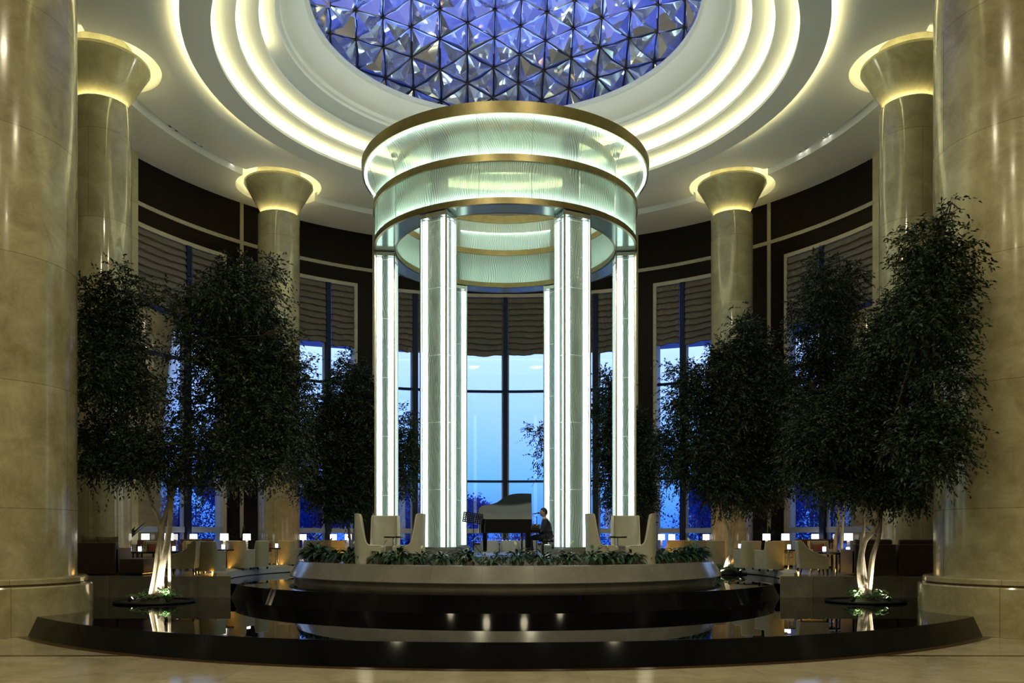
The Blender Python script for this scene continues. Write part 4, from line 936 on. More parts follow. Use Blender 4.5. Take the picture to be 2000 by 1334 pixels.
def wing_chair(label, cush=None):
    t = thing('wing_chair', label, 'chair')
    b = MB(); rim = shell(b, 0.72, 0.66, 1.30, 0.56, thick=0.06, z0=0.12, wing=(58, 92), wrap=112, front=0.42, flare=0.04, seg=60); o = b.build('high_back_shell', M['wing'], t, angle=50)
    b = MB(); b.tube([(x * 0.995, y * 0.995, z + 0.002) for x, y, z in rim], 0.009, 5); b.build('piping', M['piping'], o)
    b = MB(); b.rbox((0, -0.07, 0.47), (0.585, 0.62, 0.17), 0.04); b.build('seat_cushion', M['wing'], t, angle=50)
    b = MB(); b.rbox((0, -0.05, 0.25), (0.59, 0.60, 0.26), 0.02); b.build('seat_base', M['wing'], t, angle=50)
    for sx in (-1, 1):
        for sy in (-1, 1):
            b = MB(); b.cyl((sx * 0.30, sy * 0.28), 0.016, 0, 0.13, 8, 0.024); b.build('leg', M['blackwood'], t)
    if cush:
        b = MB(); b.pillow(Matrix.Translation((0.0, 0.20, 0.72)) @ Matrix.Rotation(R(-14), 4, 'X'), 0.42, 0.38, 0.14); b.build('cushion', M[cush], t)
    return t
def slope_chair(label, cush='cush_red'):
    """armchair whose sides sweep down from the back to the front"""
    t = thing('sloped_armchair', label, 'chair')
    b = MB(); b.rbox((0, 0.34, 0.52), (0.66, 0.11, 0.72), 0.035, mtx=Matrix.Translation((0, 0.34, 0.52)) @ Matrix.Rotation(R(-5), 4, 'X')); b.build('backrest', M['tub'], t, angle=50)
    for sx in (-1, 1):
        out = [(0.36, 0.16), (0.40, 0.50), (0.41, 0.88), (0.36, 0.90), (0.29, 0.84), (0.20, 0.71), (0.06, 0.61), (-0.12, 0.54), (-0.28, 0.48), (-0.33, 0.44), (-0.34, 0.16)]
        vs = []; n = len(out)
        for x in (sx * 0.29, sx * 0.36): vs += [(x, y, z) for y, z in out]
        b = MB(); b.raw(vs, [tuple(range(n)), tuple(range(2 * n - 1, n - 1, -1))] + [(i, (i + 1) % n, n + (i + 1) % n, n + i) for i in range(n)])
        o = b.build('side_panel', M['tub'], t, angle=40)
        b = MB(); b.tube([(sx * 0.355, y, z) for y, z in out[2:10]], 0.008, 5); b.build('piping', M['piping'], o)
    b = MB(); b.rbox((0, -0.02, 0.37), (0.57, 0.60, 0.15), 0.05); b.rbox((0, 0, 0.22), (0.57, 0.62, 0.14), 0.01); b.build('seat', M['tub'], t, angle=50)
    for sx in (-1, 1):
        for sy in (-0.29, 0.33):
            b = MB(); b.raw([(sx * 0.31 + a * 0.022, sy + c * 0.022, 0.17) for a, c in ((-1, -1), (1, -1), (1, 1), (-1, 1))] + [(sx * 0.32 + a * 0.014, sy * 1.08 + c * 0.014, 0.0) for a, c in ((-1, -1), (1, -1), (1, 1), (-1, 1))], [(0, 1, 2, 3), (7, 6, 5, 4), (0, 4, 5, 1), (1, 5, 6, 2), (2, 6, 7, 3), (3, 7, 4, 0)])
            b.build('leg', M['blackwood'], t)
    b = MB(); b.pillow(Matrix.Translation((0.0, 0.17, 0.62)) @ Matrix.Rotation(R(-14), 4, 'X'), 0.44, 0.38, 0.15); b.build('cushion', M[cush], t)
    return t
def round_table(label, r=0.34, h=0.62, matn='blackwood'):
    t = thing('round_table', label, 'table')
    b = MB(); b.rev([(0.001, h - 0.04), (r - 0.01, h - 0.04), (r, h - 0.03), (r, h - 0.005), (r - 0.01, h), (0.001, h)], (0, 0), 36); b.build('table_top', M[matn], t)
    b = MB(); b.cyl((0, 0), 0.025, 0.02, h - 0.04, 12); b.build('stem', M['steel'], t)
    b = MB(); b.cyl((0, 0), 0.20, 0, 0.02, 28); b.build('foot_plate', M['steel'], t)
    return t
def square_table(label, w=0.66, h=0.56):
    t = thing('square_table', label, 'table')
    b = MB(); b.rbox((0, 0, h - 0.02), (w, w, 0.05), 0.006); b.build('table_top', M['blackwood'], t)
    for sx in (-1, 1):
        for sy in (-1, 1):
            b = MB(); b.box((sx * (w / 2 - 0.04), sy * (w / 2 - 0.04), (h - 0.045) / 2), (0.035, 0.035, h - 0.045)); b.build('leg', M['blackwood'], t)
    return t
def candle(label):
    t = thing('candle_lamp', label, 'candle lamp')
    b = MB(); b.cyl((0, 0), 0.045, 0.0, 0.012, 16); b.build('base', M['steel'], t)
    b = MB(); b.rbox((0, 0, 0.08), (0.085, 0.085, 0.135), 0.015); b.build('glowing_glass', M['candle'], t)
    return t
def table_lamp(label, w=0.26, h=0.22, stem=0.30):
    t = thing('table_lamp', label, 'lamp')
    b = MB(); b.rbox((0, 0, 0.012), (0.14, 0.14, 0.024), 0.004); b.build('base', M['steel'], t)
    b = MB()
    for k in range(4): b.rbox((0, 0, 0.024 + stem * (k + .5) / 4), (0.07, 0.07, stem / 4 * 0.88), 0.008)
    b.build('stacked_glass_stem', M['white'], t)
    b = MB(); b.rev([(w / 2 * 0.97, stem + 0.03 + h), (w / 2, stem + 0.03), (w / 2 - 0.006, stem + 0.03), (w / 2 * .97 - 0.006, stem + 0.03 + h)], (0, 0), 32, closed=True)
    b.rev([(0.001, stem + 0.03 + h * 0.97), (w / 2 * 0.97, stem + 0.03 + h * .97)], (0, 0), 32); b.build('lamp_shade', M['lampshade'], t)
    return t
def put(o, px=None, Y=None, X=None, z=PZ, rz=0):
    x = X if X is not None else (px - 987) / F * Y
    o.location = (x, Y, z); o.rotation_euler = (0, 0, R(rz)); return o
G_TUB = 'beige tub chairs in the lounge'
# rz=180 -> back of chair towards camera (chair opens towards +Y)
tubs = [(408, 22.75, 172, None, 'beige tub chair seen from behind, first from the left foreground trunk'),
        (468, 25.1, 168, None, 'beige tub chair seen from behind, second along the left pool kerb'),
        (501, 25.9, 250, 'cush_blue', 'beige tub chair with a plum cushion, sideways at the left kerb'),
        (566, 28.35, 165, None, 'beige tub chair seen from behind, third along the left kerb'),
        (597, 29.2, 250, 'cush_blue', 'beige tub chair sideways beside the end of the dais, left'),
        (380, 25.0, 20, 'cush_olive', 'beige tub chair facing us with an olive cushion, left lounge'),
        (518, 30.0, 12, 'cush_red', 'beige tub chair facing us in front of the left rear column'),
        (450, 28.6, 10, None, 'beige tub chair facing us below the dark wall panel, left'),
        (298, 26.6, 10, 'cush_red', 'beige tub chair facing us behind the left foreground trunks'),
        (628, 31.6, 5, None, 'beige tub chair facing us under the left rear window'),
        (660, 31.2, 190, None, 'beige tub chair with its back to us under the left rear window'),
        (1368, 29.0, 170, None, 'beige tub chair nearest the right end of the dais'),
        (1396, 27.9, 185, None, 'greenish lit tub chair just left of the slim right trunks'),
        (1462, 25.2, 188, None, 'beige tub chair seen from behind, right of the slim right trunks'),
        (1506, 24.1, 195, 'cush_red', 'beige tub chair with a red cushion at the right kerb'),
        (1530, 27.4, -10, None, 'beige tub chair facing us under the right table lamps'),
        (1600, 26.6, -8, 'cush_red', 'beige tub chair facing us behind the right candle tables'),
        (1345, 32.0, -5, None, 'beige tub chair facing us under the right rear window'),
        (1318, 31.4, 175, None, 'beige tub chair with its back to us under the right rear window')]
for i, (px, Y, rz, cu, lb) in enumerate(tubs):
    o = tub_chair(lb, cu); put(o, px, Y, rz=rz); o['group'] = G_TUB
o = slope_chair('beige armchair with sweeping sides, right of the left foreground trunks'); put(o, 357, 22.2, rz=-82)
o['group'] = 'armchairs with sweeping sides'
o = slope_chair('beige armchair with sweeping sides, left of the right foreground trunks'); put(o, 1588, 22.1, rz=78); o['group'] = 'armchairs with sweeping sides'
# sofas
def sofa(label, w, d, h, hs, matn='sofa', arms=True, chaise=False, roll=False):
    t = thing('sofa', label, 'sofa')
    b = MB(); b.rbox((0, d / 2 - 0.09, h / 2 + 0.02), (w, 0.18, h - 0.04), 0.03); b.build('backrest', M[matn], t, angle=50)
    b = MB(); b.rbox((0, -0.04, hs / 2), (w - 0.02, d - 0.12, hs - 0.04), 0.03); b.build('seat', M[matn], t, angle=50)
    if arms:
        for sx in (-1, 1):
            b = MB(); b.rbox((sx * (w / 2 - 0.07), 0, (h - .14) / 2 + 0.02), (0.14, d - 0.02, h - 0.18), 0.03); b.build('arm', M[matn], t, angle=50)
    if roll:
        b = MB(); b.rbox((0, d / 2 - 0.17, h + 0.05), (w - 0.12, 0.17, 0.15), 0.05); b.build('back_cushion', M[matn], t, angle=50)
    return t
o = sofa('dark brown velvet sofa seen from behind beside the great left column', 2.7, 0.95, 0.84, 0.42); put(o, X=-11.35, Y=22.0, rz=180)
o = thing('chaise_bench', 'low dark brown velvet bench at the right end of the left sofa', 'bench')
b = MB(); b.rbox((0, 0, 0.25), (0.62, 0.9, 0.36), 0.04); b.build('seat', M['sofa'], o); b = MB(); b.rbox((0, 0, 0.04), (0.56, 0.84, 0.08), 0.01); b.build('plinth', M['blackwood'], o); put(o, 271, 21.9)
for px, Y, w, rz, lb in ((173, 22.35, .42, 14, 'olive gold cushion slumped at the left end of the dark sofa'), (211, 22.3, 0.60, 0, 'wide olive gold cushion leaning over the dark sofa back')):
    b = MB(); b.pillow(Matrix.Rotation(R(10), 4, 'X'), w, 0.40, 0.17); o = b.build('throw_cushion', M['cush_olive']); tag(o, lb, 'cushion', 'olive cushions on the dark sofa'); o.location = ((px - 987) / F * Y, Y - 0.02, PZ + 0.80); o.rotation_euler = (0, R(rz), 0)
o = sofa('dark brown velvet armchair back, just right of the right trunks', 1.06, 0.95, 0.80, 0.40, roll=True); put(o, 1695, 21.75, rz=180)
o = sofa('dark brown velvet armchair back, beside the great right column', 1.12, 0.95, 0.80, 0.40, roll=True); put(o, 1782, 21.75, rz=180)
# low sofas and consoles under the windows
o = sofa('long plum brown sofa under the far left window', 1.15, 0.8, 0.92, 0.42, 'burgundy'); put(o, 383, 30.4, rz=15)
o = sofa('burgundy sofa behind the left foreground trunks', 1.2, 0.8, 0.90, 0.42, 'burgundy'); put(o, 306, 27.6, rz=20)
o = sofa('plum brown sofa under the far right window', 1.3, 0.8, 0.92, 0.42, 'burgundy'); put(o, 1592, 29.6, rz=-15)
def console(label, w):
    t = thing('console_table', label, 'console table')
    b = MB(); b.rbox((0, 0, 0.80), (w, 0.4, 0.06), 0.01); b.build('table_top', M['blackwood'], t)
    for sx in (-1, 1):
        b = MB(); b.box((sx * (w / 2 - 0.06), 0, 0.385), (0.08, 0.36, 0.77)); b.build('leg', M['blackwood'], t)
    return t
put(console('long black console table under the left rear window', 1.35), 628, 34.0, rz=18)
put(console('long black console table under the right rear window', 1.35), 1337, 34.2, rz=-18)
# tables and candles
for i, (px, Y, lb, sq) in enumerate([(288, 24.4, 'square black table behind the dark sofa', True), (341, 25.2, 'square black table behind the left foreground trunks', True), (437, 24.9, 'round black table behind the first kerb chairs, left', False), (541, 28.4, 'round black table in front of the left rear column', False),
                                     (1444, 26.8, 'round black table in front of the right rear column', False), (1540, 24.6, 'round black table between the right lounge chairs', False), (1612, 23.9, 'square black table left of the right foreground trunks', True), (1646, 22.6, 'square black table touching the brown velvet armchairs', True), (1632, 27.0, 'square black table under the slim rear right tree', True)]):
    o = (square_table if sq else round_table)(lb, **({} if sq else {'r': 0.36})); put(o, px, Y)
    o['group'] = 'small black lounge tables'
    z = PZ + (0.565 if sq else 0.62)
    c = candle('blue white candle lamp on the ' + lb.split(' ', 1)[1]); dx = {1646: 0.12, 1612: -0.05, 288: -0.2}.get(px, 0)
    put(c, X=(px - 987) / F * Y + dx, Y=Y - 0.05, z=z + 0.001); c['group'] = 'candle lamps on the lounge tables'
# tall lamps on black side tables
LP = [(284, 28.4, 'left of the left foreground trunks'), (330, 25.6, 'just right of the left foreground trunks'), (378, 30.8, 'above the plum sofa under the far left window'), (438, 27.2, 'in front of the dark panel edge on the left'), (482, 28.9, 'touching the left edge of the left rear column'), (592, 33.2, 'touching the right edge of the left rear column'), (651, 33.6, 'left of the slim trunks under the left rear window'), (680, 32.8, 'behind the slim trunks left of the pavilion'), (697, 32.2, 'beside the leftmost wing chair'),
      (1292, 32.4, 'beside the rightmost wing chair'), (1312, 33.8, 'left of the post in the right rear window'), (1379, 33.2, 'touching the left edge of the right rear column'), (1497, 28.9, 'right of the right rear column'), (1534, 27.9, 'on the dark panel edge on the right'), (1592, 30.9, 'under the far right window'), (1657, 25.8, 'left of the right foreground trunks'), (1678, 30.0, 'behind the right foreground trunks')]
base_lamp = table_lamp('x'); base_st = thing('side_table', 'x', 'side table')
b = MB(); b.rbox((0, 0, 0.53), (0.42, 0.42, 0.04), 0.006); b.build('table_top', M['blackwood'], base_st)
b = MB(); b.rbox((0, 0, 0.255), (0.30, 0.30, 0.51), 0.006); b.build('cabinet', M['blackwood'], base_st)
for i, (px, Y, lb) in enumerate(LP):
    x = (px - 987) / F * Y
    s_ = base_st if i == 0 else dup(base_st, (0, 0, 0)); s_.location = (x, Y, PZ); s_['label'] = 'black side table under the lamp ' + lb; s_['group'] = 'black side tables under the lamps'
    l_ = base_lamp if i == 0 else dup(base_lamp, (0, 0, 0)); l_.location = (x, Y, PZ + 0.551); l_['label'] = 'white shaded table lamp ' + lb; l_['group'] = 'white shaded table lamps in the lounge'
# wing chairs and small tables on the dais
DZ = 1.111
for sx, nm in ((-1, 'left'), (1, 'right')):
    for lb, x, y, rz, cu in (('at the outer side of the %s dais group' % nm, 3.22, 19.85, 98, 'cush_red'), ('nearest the pavilion in the %s dais group' % nm, 2.24, 19.80, -94, None), ('at the rear of the %s dais group, facing us' % nm, 3.02, 21.05, 4, None)):
        o = wing_chair('cream wing chair ' + lb, cu); put(o, X=sx * x, Y=y, z=DZ); o.rotation_euler.z = R(-sx * rz); o['group'] = 'cream wing chairs on the dais'
    o = round_table('small black round table among the %s wing chairs' % nm, 0.24, 0.78); put(o, X=sx * 2.72, Y=20.42, z=DZ, rz=0); o['group'] = 'small black tables among the wing chairs'
# ================================================================== PLANTS ON THE DAIS
def blade(V, Q, p, a, le, w, lift, droop, rnd, seg=5):
    """arched pointed leaf as a strip"""
    o = len(V); d = Vector((math.cos(a), math.sin(a), 0)); s_ = Vector((-math.sin(a), math.cos(a), 0))
    for k in range(seg + 1):
        u = k / seg; c = p + d * (le * u * math.cos(lift * (1 - u * 0.5))) + Vector((0, 0, le * (math.sin(lift) * u - droop * u * u)))
        ww = w * math.sin(PI * min(1, 0.12 + u * 0.88)) ** 0.8 * 0.5
        V.append(tuple(c - s_ * ww + Vector((0, 0, ww * .3)))); V.append(tuple(c)); V.append(tuple(c + s_ * ww + Vector((0, 0, ww * .3))))
    for k in range(seg):
        b_ = o + k * 3; Q.append((b_, b_ + 1, b_ + 4, b_ + 3)); Q.append((b_ + 1, b_ + 2, b_ + 5, b_ + 4))
def lily(label, seed, flowers=1):
    rnd = random.Random(seed); t = thing('peace_lily', label, 'potted plant')
    b = MB(); b.rev([(0.001, 0.015), (0.095, 0.0), (0.105, 0.01), (0.13, 0.17), (0.135, 0.19), (0.12, 0.19), (0.11, 0.16), (0.001, 0.16)], (0, 0), 20); b.build('pot', M['pot'], t)
    V, Q = [], []; st = MB()
    for i in range(84):
        a = rnd.uniform(0, 2 * PI); li = rnd.uniform(0.35, 1.35); ls = rnd.uniform(0.10, 0.26); le = rnd.uniform(0.15, 0.27)
        p0 = Vector((0, 0, 0.16)); p1 = p0 + Vector((math.cos(a) * ls * math.cos(li), math.sin(a) * ls * math.cos(li), ls * math.sin(li)))
        if i % 2: st.tube([p0, p1], [0.004, 0.003], 4)
        blade(V, Q, p1, a + rnd.uniform(-.5, .5), le, rnd.uniform(0.055, 0.085), li * rnd.uniform(.3, 1.0), rnd.uniform(0.5, 1.0) * (1.3 - li * .55), rnd)
    st.build('leaf_stalks', M['lily'], t)
    quads_obj('leaves', np.array(V), np.array(Q), M['lily'], t)
    for k in range(flowers):
        a = rnd.uniform(0, 2 * PI); tip = Vector((0.10 * math.cos(a), 0.10 * math.sin(a), rnd.uniform(0.52, 0.64)))
        b = MB(); b.tube([(0, 0, 0.16), tip * 0.6 + Vector((0, 0, .05)), tip], [0.005, 0.004, 0.003], 5); o = b.build('flower_stem', M['lily'], t)
        V, Q = [], []; blade(V, Q, tip - Vector((0, 0, 0.02)), a, 0.11, 0.055, 1.25, 0.1, rnd); quads_obj('spathe', np.array(V), np.array(Q), M['flower'], t)
    return t
posn = ['first', 'second', 'third', 'fourth', 'fifth', 'sixth', 'seventh', 'eighth', 'ninth', 'tenth', 'eleventh', 'twelfth', 'thirteenth', 'fourteenth']
protos = [lily('x', 60 + k, [1, 0, 1, 0][k]) for k in range(4)]
k = 0; angs = [-84, -77, -70, -63.5, -57.5, -51.5, -45.5, -39.5, -33.5, -27.5, -21.5, -15.5, -9, -3, 3, 9, 15.5, 21.5, 27.5, 33.5, 39.5, 45.5, 51.5, 57.5, 63.5, 70, 77, 84]
for i, a in enumerate(angs):
    pr = protos[i % 4]; o = pr if i < 4 else dup(pr, (0, 0, 0))
    a_ = R(180 - a); r_ = 5.32 + 0.05 * math.sin(i * 3); o.location = (r_ * math.sin(a_), 24 + r_ * math.cos(a_), DZ); o.rotation_euler = (0, 0, i * 1.7)
    sc = 1.05 + 0.10 * math.sin(i * 2.3) + (0.12 if abs(a) > 60 else 0); o.scale = (sc, sc, sc)
    n_ = i if i < 14 else 27 - i
    o['label'] = 'potted peace lily on the dais rim, %s from the %s end' % (posn[n_], 'left' if i < 14 else 'right'); o['group'] = 'potted peace lilies round the dais rim'
def dracaena(label, x, y, h, seed, zb=PZ, n=26, le=0.75, stem=0.35):
    rnd = random.Random(seed); t = thing('potted_dracaena', label, 'potted plant', (x, y, zb))
    b = MB(); b.rev([(0.001, 0.0), (0.15, 0.0), (0.19, 0.34), (0.17, 0.34), (0.165, 0.30), (0.001, 0.30)], (0, 0), 24); b.build('pot', M['blackwood'], t)
    b = MB(); b.tube([(0, 0, 0.28), (0.02, 0.0, 0.28 + stem)], [0.03, 0.022], 8); b.build('stem', M['bark'], t)
    V, Q = [], []
    for i in range(n):
        a = rnd.uniform(0, 2 * PI); u = i / n; blade(V, Q, Vector((0.02, 0, 0.28 + stem * (0.5 + 0.5 * u))), a, le * rnd.uniform(0.7, 1.1), 0.11, 0.25 + 1.1 * u, 0.25 * (1 - u), rnd, 6)
    quads_obj('leaves', np.array(V), np.array(Q), M['dracaena'], t)
for px, Y, lb, sd, le in ((246, 25.6, 'spiky potted dracaena between the left column and the window', 3, 1.0), (473, 31.9, 'spiky potted dracaena against the dark panel on the left', 4, 0.78), (1503, 31.9, 'spiky potted dracaena against the dark panel on the right', 5, 0.78), (1722, 26.2, 'spiky potted dracaena behind the right foreground trunks', 6, 1.0)):
    dracaena(lb, (px - 987) / F * Y, Y, 1.6, sd, le=le, stem=0.55)

# ================================================================== PIANO, PIANIST, BAR
FZ = 1.381
pn = thing('grand_piano', 'glossy black grand piano with its lid raised, inside the glass pavilion', 'piano', (0.05, 22.95, FZ))
# plan outline: keyboard end at +x, tail at -x, bent side to the rear (+y); z local
out = [(0.66, -0.62), (0.66, 0.66), (0.50, 0.68), (0.20, 0.66), (0.0, 0.56), (-0.14, 0.40), (-0.28, 0.22), (-0.46, 0.12), (-0.64, 0.06), (-0.74, -0.06), (-0.77, -0.25), (-0.74, -0.45), (-0.62, -0.60), (-0.45, -0.62)]
def smooth_loop(pts, k=4):
    n = len(pts); r_ = []
    for i in range(n):
        p = [Vector((*pts[(i + j) % n], 0)) for j in (-1, 0, 1, 2)]
        for q in range(k):
            u = q / k; v = 0.5 * ((2 * p[1]) + (p[2] - p[0]) * u + (2 * p[0] - 5 * p[1] + 4 * p[2] - p[3]) * u * u + (-p[0] + 3 * p[1] - 3 * p[2] + p[3]) * u ** 3); r_.append((v.x, v.y))
    return r_
sm = [out[0], out[1]] + [p for p in smooth_loop(out)[8:-0 or None]][:-8] + out[-2:]
sm = out
def tapered_loop(pts):
    r_ = [pts[0], pts[1]]; n = len(pts)
    for i in range(1, n - 1):
        p = [Vector((*pts[max(1, i - 1)], 0)), Vector((*pts[i], 0)), Vector((*pts[i + 1], 0)), Vector((*pts[min(n - 1, i + 2)], 0))]
        for q in range(1, 5):
            u = q / 4; v = 0.5 * ((2 * p[1]) + (p[2] - p[0]) * u + (2 * p[0] - 5 * p[1] + 4 * p[2] - p[3]) * u * u + (-p[0] + 3 * p[1] - 3 * p[2] + p[3]) * u ** 3); r_.append((v.x, v.y))
    return r_
sm = tapered_loop(out)
b = MB(); b.poly(sm, 0.60, 0.965); b.build('case', M['case_lacquer'], pn, angle=40)
b = MB(); b.rbox((0.78, 0.02, 0.655), (0.28, 1.28, 0.09), 0.012); b.build('key_bed', M['case_lacquer'], pn)
for sy in (-1, 1):
    b = MB(); b.rbox((0.76, 0.02 + sy * 0.62, 0.76), (0.26, 0.07, 0.16), 0.03); b.build('key_cheek', M['lacquer'], pn)
kb = MB(); kb.box((0.82, 0.02, 0.712), (0.14, 1.14, 0.022)); ko = kb.build('white_keys', M['ivory'], pn)
kb = MB()
for i in range(50):
    if i % 7 in (2, 6): continue
    kb.box((0.785, -0.54 + i * 0.0225, 0.728), (0.085, 0.011, 0.014))
kb.build('black_keys', M['lacquer'], pn)
# lid hinged on the far long side? photo: underside turned to us, hinge at the front straight edge, raised at the rear
lb_ = []
ang = R(55)
for (x, y) in sm: lb_.append((x, y))
ymin = -0.63
def lidp(x, y, off): # rotate about the long spine at the camera side
    d = y - ymin; return (x, ymin + 0.02 + d * math.cos(ang) - off * math.sin(ang), 0.95 + d * math.sin(ang) + off * math.cos(ang))
n = len(sm); sc_ = 0.60
def sq(y): return ymin + (y - ymin) * 0.67
V = [lidp(x, sq(y), 0) for x, y in sm] + [lidp(x, sq(y), 0.022) for x, y in sm]
MB().raw(V, [tuple(range(n - 1, -1, -1)), tuple(range(n, 2 * n))] + [(i, (i + 1) % n, n + (i + 1) % n, n + i) for i in range(n)]).build('raised_lid', M['lid_lacquer'], pn, angle=40)
b = MB(); b.tube([(0.35, 0.3, 0.93), (0.35, -0.28, 1.58)], 0.012, 8); b.build('lid_prop', M['lacquer'], pn)
b = MB(); b.rbox((0.45, 0.0, 1.02), (0.02, 0.7, 0.16), 0.006, mtx=Matrix.Translation((0.5, 0.0, 1.02)) @ Matrix.Rotation(R(-20), 4, 'Y')); b.build('music_desk', M['lacquer'], pn)
for (x, y) in ((0.56, -0.5), (0.56, 0.5), (-0.60, -0.25)):
    b = MB(); b.box((x, y, 0.36), (0.10, 0.10, 0.50), taper=1.25); lg = b.build('leg', M['case_lacquer'], pn)
    b = MB(); b.tube([(x - 0.015, y, 0.055), (x + 0.015, y, 0.055)], 0.055, 16); b.box((x, y, 0.10), (0.05, 0.05, 0.05)); b.build('brass_castor', M['brass'], lg)
b = MB(); b.rbox((0.40, 0, 0.33), (0.05, 0.20, 0.56), 0.01); b.rbox((0.42, 0, 0.08), (0.10, 0.26, 0.06), 0.01); b.build('pedal_lyre', M['lacquer'], pn)
for k in (-1, 0, 1):
    b = MB(); b.rbox((0.52, k * 0.07, 0.06), (0.14, 0.03, 0.012), 0.005); b.build('pedal', M['brass'], pn)

bench = thing('piano_bench', 'black padded piano bench under the seated pianist', 'bench', (1.16, 22.95, FZ))
b = MB(); b.rbox((0, 0, 0.40), (0.36, 0.62, 0.09), 0.03); b.build('padded_seat', M['blackwood'], bench)
b = MB(); b.box((0, 0, 0.325), (0.32, 0.58, 0.06)); b.build('apron', M['blackwood'], bench)
for sx in (-1, 1):
    for sy in (-1, 1):
        b = MB(); b.box((sx * 0.14, sy * 0.26, 0.15), (0.04, 0.04, 0.30)); b.build('leg', M['blackwood'], bench)
for sy in (-1, 1):
    b = MB(); b.tube([(0, sy * 0.30, 0.33), (0, sy * 0.345, 0.33)], 0.022, 12); b.build('knob', M['steel'], bench)

ms_ = thing('music_stand', 'black music stand with a perforated desk left of the piano', 'music stand', ((925 - 987) / F * 22.3, 22.3, FZ))
b = MB()
W_, H_ = 0.50, 0.26; mt = Matrix.Translation((-0.02, 0, 1.0)) @ Matrix.Rotation(R(8), 4, 'Y') @ Matrix.Rotation(R(-18), 4, 'X')
def slab(b_, x0, x1, z0, z1):
    vs = [mt @ Vector((x, y, z)) for y in (-0.004, 0.004) for (x, z) in ((x0, z0), (x1, z0), (x1, z1), (x0, z1))]
    b_.raw(vs, [(0, 1, 2, 3), (7, 6, 5, 4), (0, 4, 5, 1), (1, 5, 6, 2), (2, 6, 7, 3), (3, 7, 4, 0)])
nc, nr = 9, 5; cw, rh = W_ / nc, H_ / nr
for i in range(nc + 1): slab(b, -W_ / 2 + i * cw - 0.015, -W_ / 2 + i * cw + 0.015, -H_ / 2 - 0.01, H_ / 2 + 0.01)
for j in range(nr + 1): slab(b, -W_ / 2 - 0.01, W_ / 2 + 0.01, -H_ / 2 + j * rh - 0.014, -H_ / 2 + j * rh + 0.014)
vs = [mt @ Vector(p) for p in ((-W_ / 2, 0, -H_ / 2 - .01), (W_ / 2, 0, -H_ / 2 - .01), (W_ / 2, -0.07, -H_ / 2 - .01), (-W_ / 2, -0.07, -H_ / 2 - .01))]
b.raw(vs, [(0, 1, 2, 3)]); b.build('perforated_desk', M['blackmetal'], ms_, smooth=False)
b = MB(); b.tube([(0, 0, 0.12), (0, 0, 1.0)], 0.011, 8); b.build('pole', M['blackmetal'], ms_)
for k in range(3):
    a = 2 * PI * k / 3 + 0.5; b = MB(); b.tube([(0, 0, 0.30), (0.10 * math.cos(a), 0.10 * math.sin(a), 0.2), (0.27 * math.cos(a), 0.27 * math.sin(a), 0.012)], 0.008, 6); b.build('leg', M['blackmetal'], ms_)
mc = thing('microphone_stand', 'slim black microphone stand between piano and pianist', 'microphone stand', (0.84, 22.52, FZ))
b = MB(); b.cyl((0, 0), 0.12, 0, 0.02, 24); b.build('base', M['blackmetal'], mc)
b = MB(); b.tube([(0, 0, 0.02), (0, 0, 1.05)], 0.010, 8); b.build('pole', M['blackmetal'], mc)
b = MB(); b.tube([(0.0, 0, 1.02), (-0.14, 0, 1.08), (-0.02, 0, 1.115)], 0.007, 6); b.build('boom', M['blackmetal'], mc)
b = MB(); b.tube([(-0.12, 0.0, 1.115), (0.03, 0.0, 1.135)], [0.010, 0.014], 10); b.ball((0.05, 0, 1.138), 0.026, 12, 8); b.build('microphone', M['blackmetal'], mc)

# ---- the pianist: one continuous skinned body, clothes as children
pw = thing('person_root', 'x', 'x'); bpy.data.objects.remove(pw)
PX, PY = 1.12, 22.95
def skinfig(name, verts, edges, radii, m, parent=None, root=0, sub=2, loc=(0, 0, 0)):
    me = bpy.data.meshes.new(name); me.from_pydata(verts, edges, []); o = bpy.data.objects.new(name, me); COL.objects.link(o)
    if parent is not None: o.parent = parent
    else: o.location = loc
    md = o.modifiers.new('skin', 'SKIN'); md.use_smooth_shade = True
    sv = me.skin_vertices[0].data
    for i, r_ in enumerate(radii):
        sv[i].radius = r_ if hasattr(r_, '__len__') else (r_, r_); sv[i].use_root = (i == root)
    sb = o.modifiers.new('sub', 'SUBSURF'); sb.levels = sub; sb.render_levels = sub
    me.materials.append(m); return o
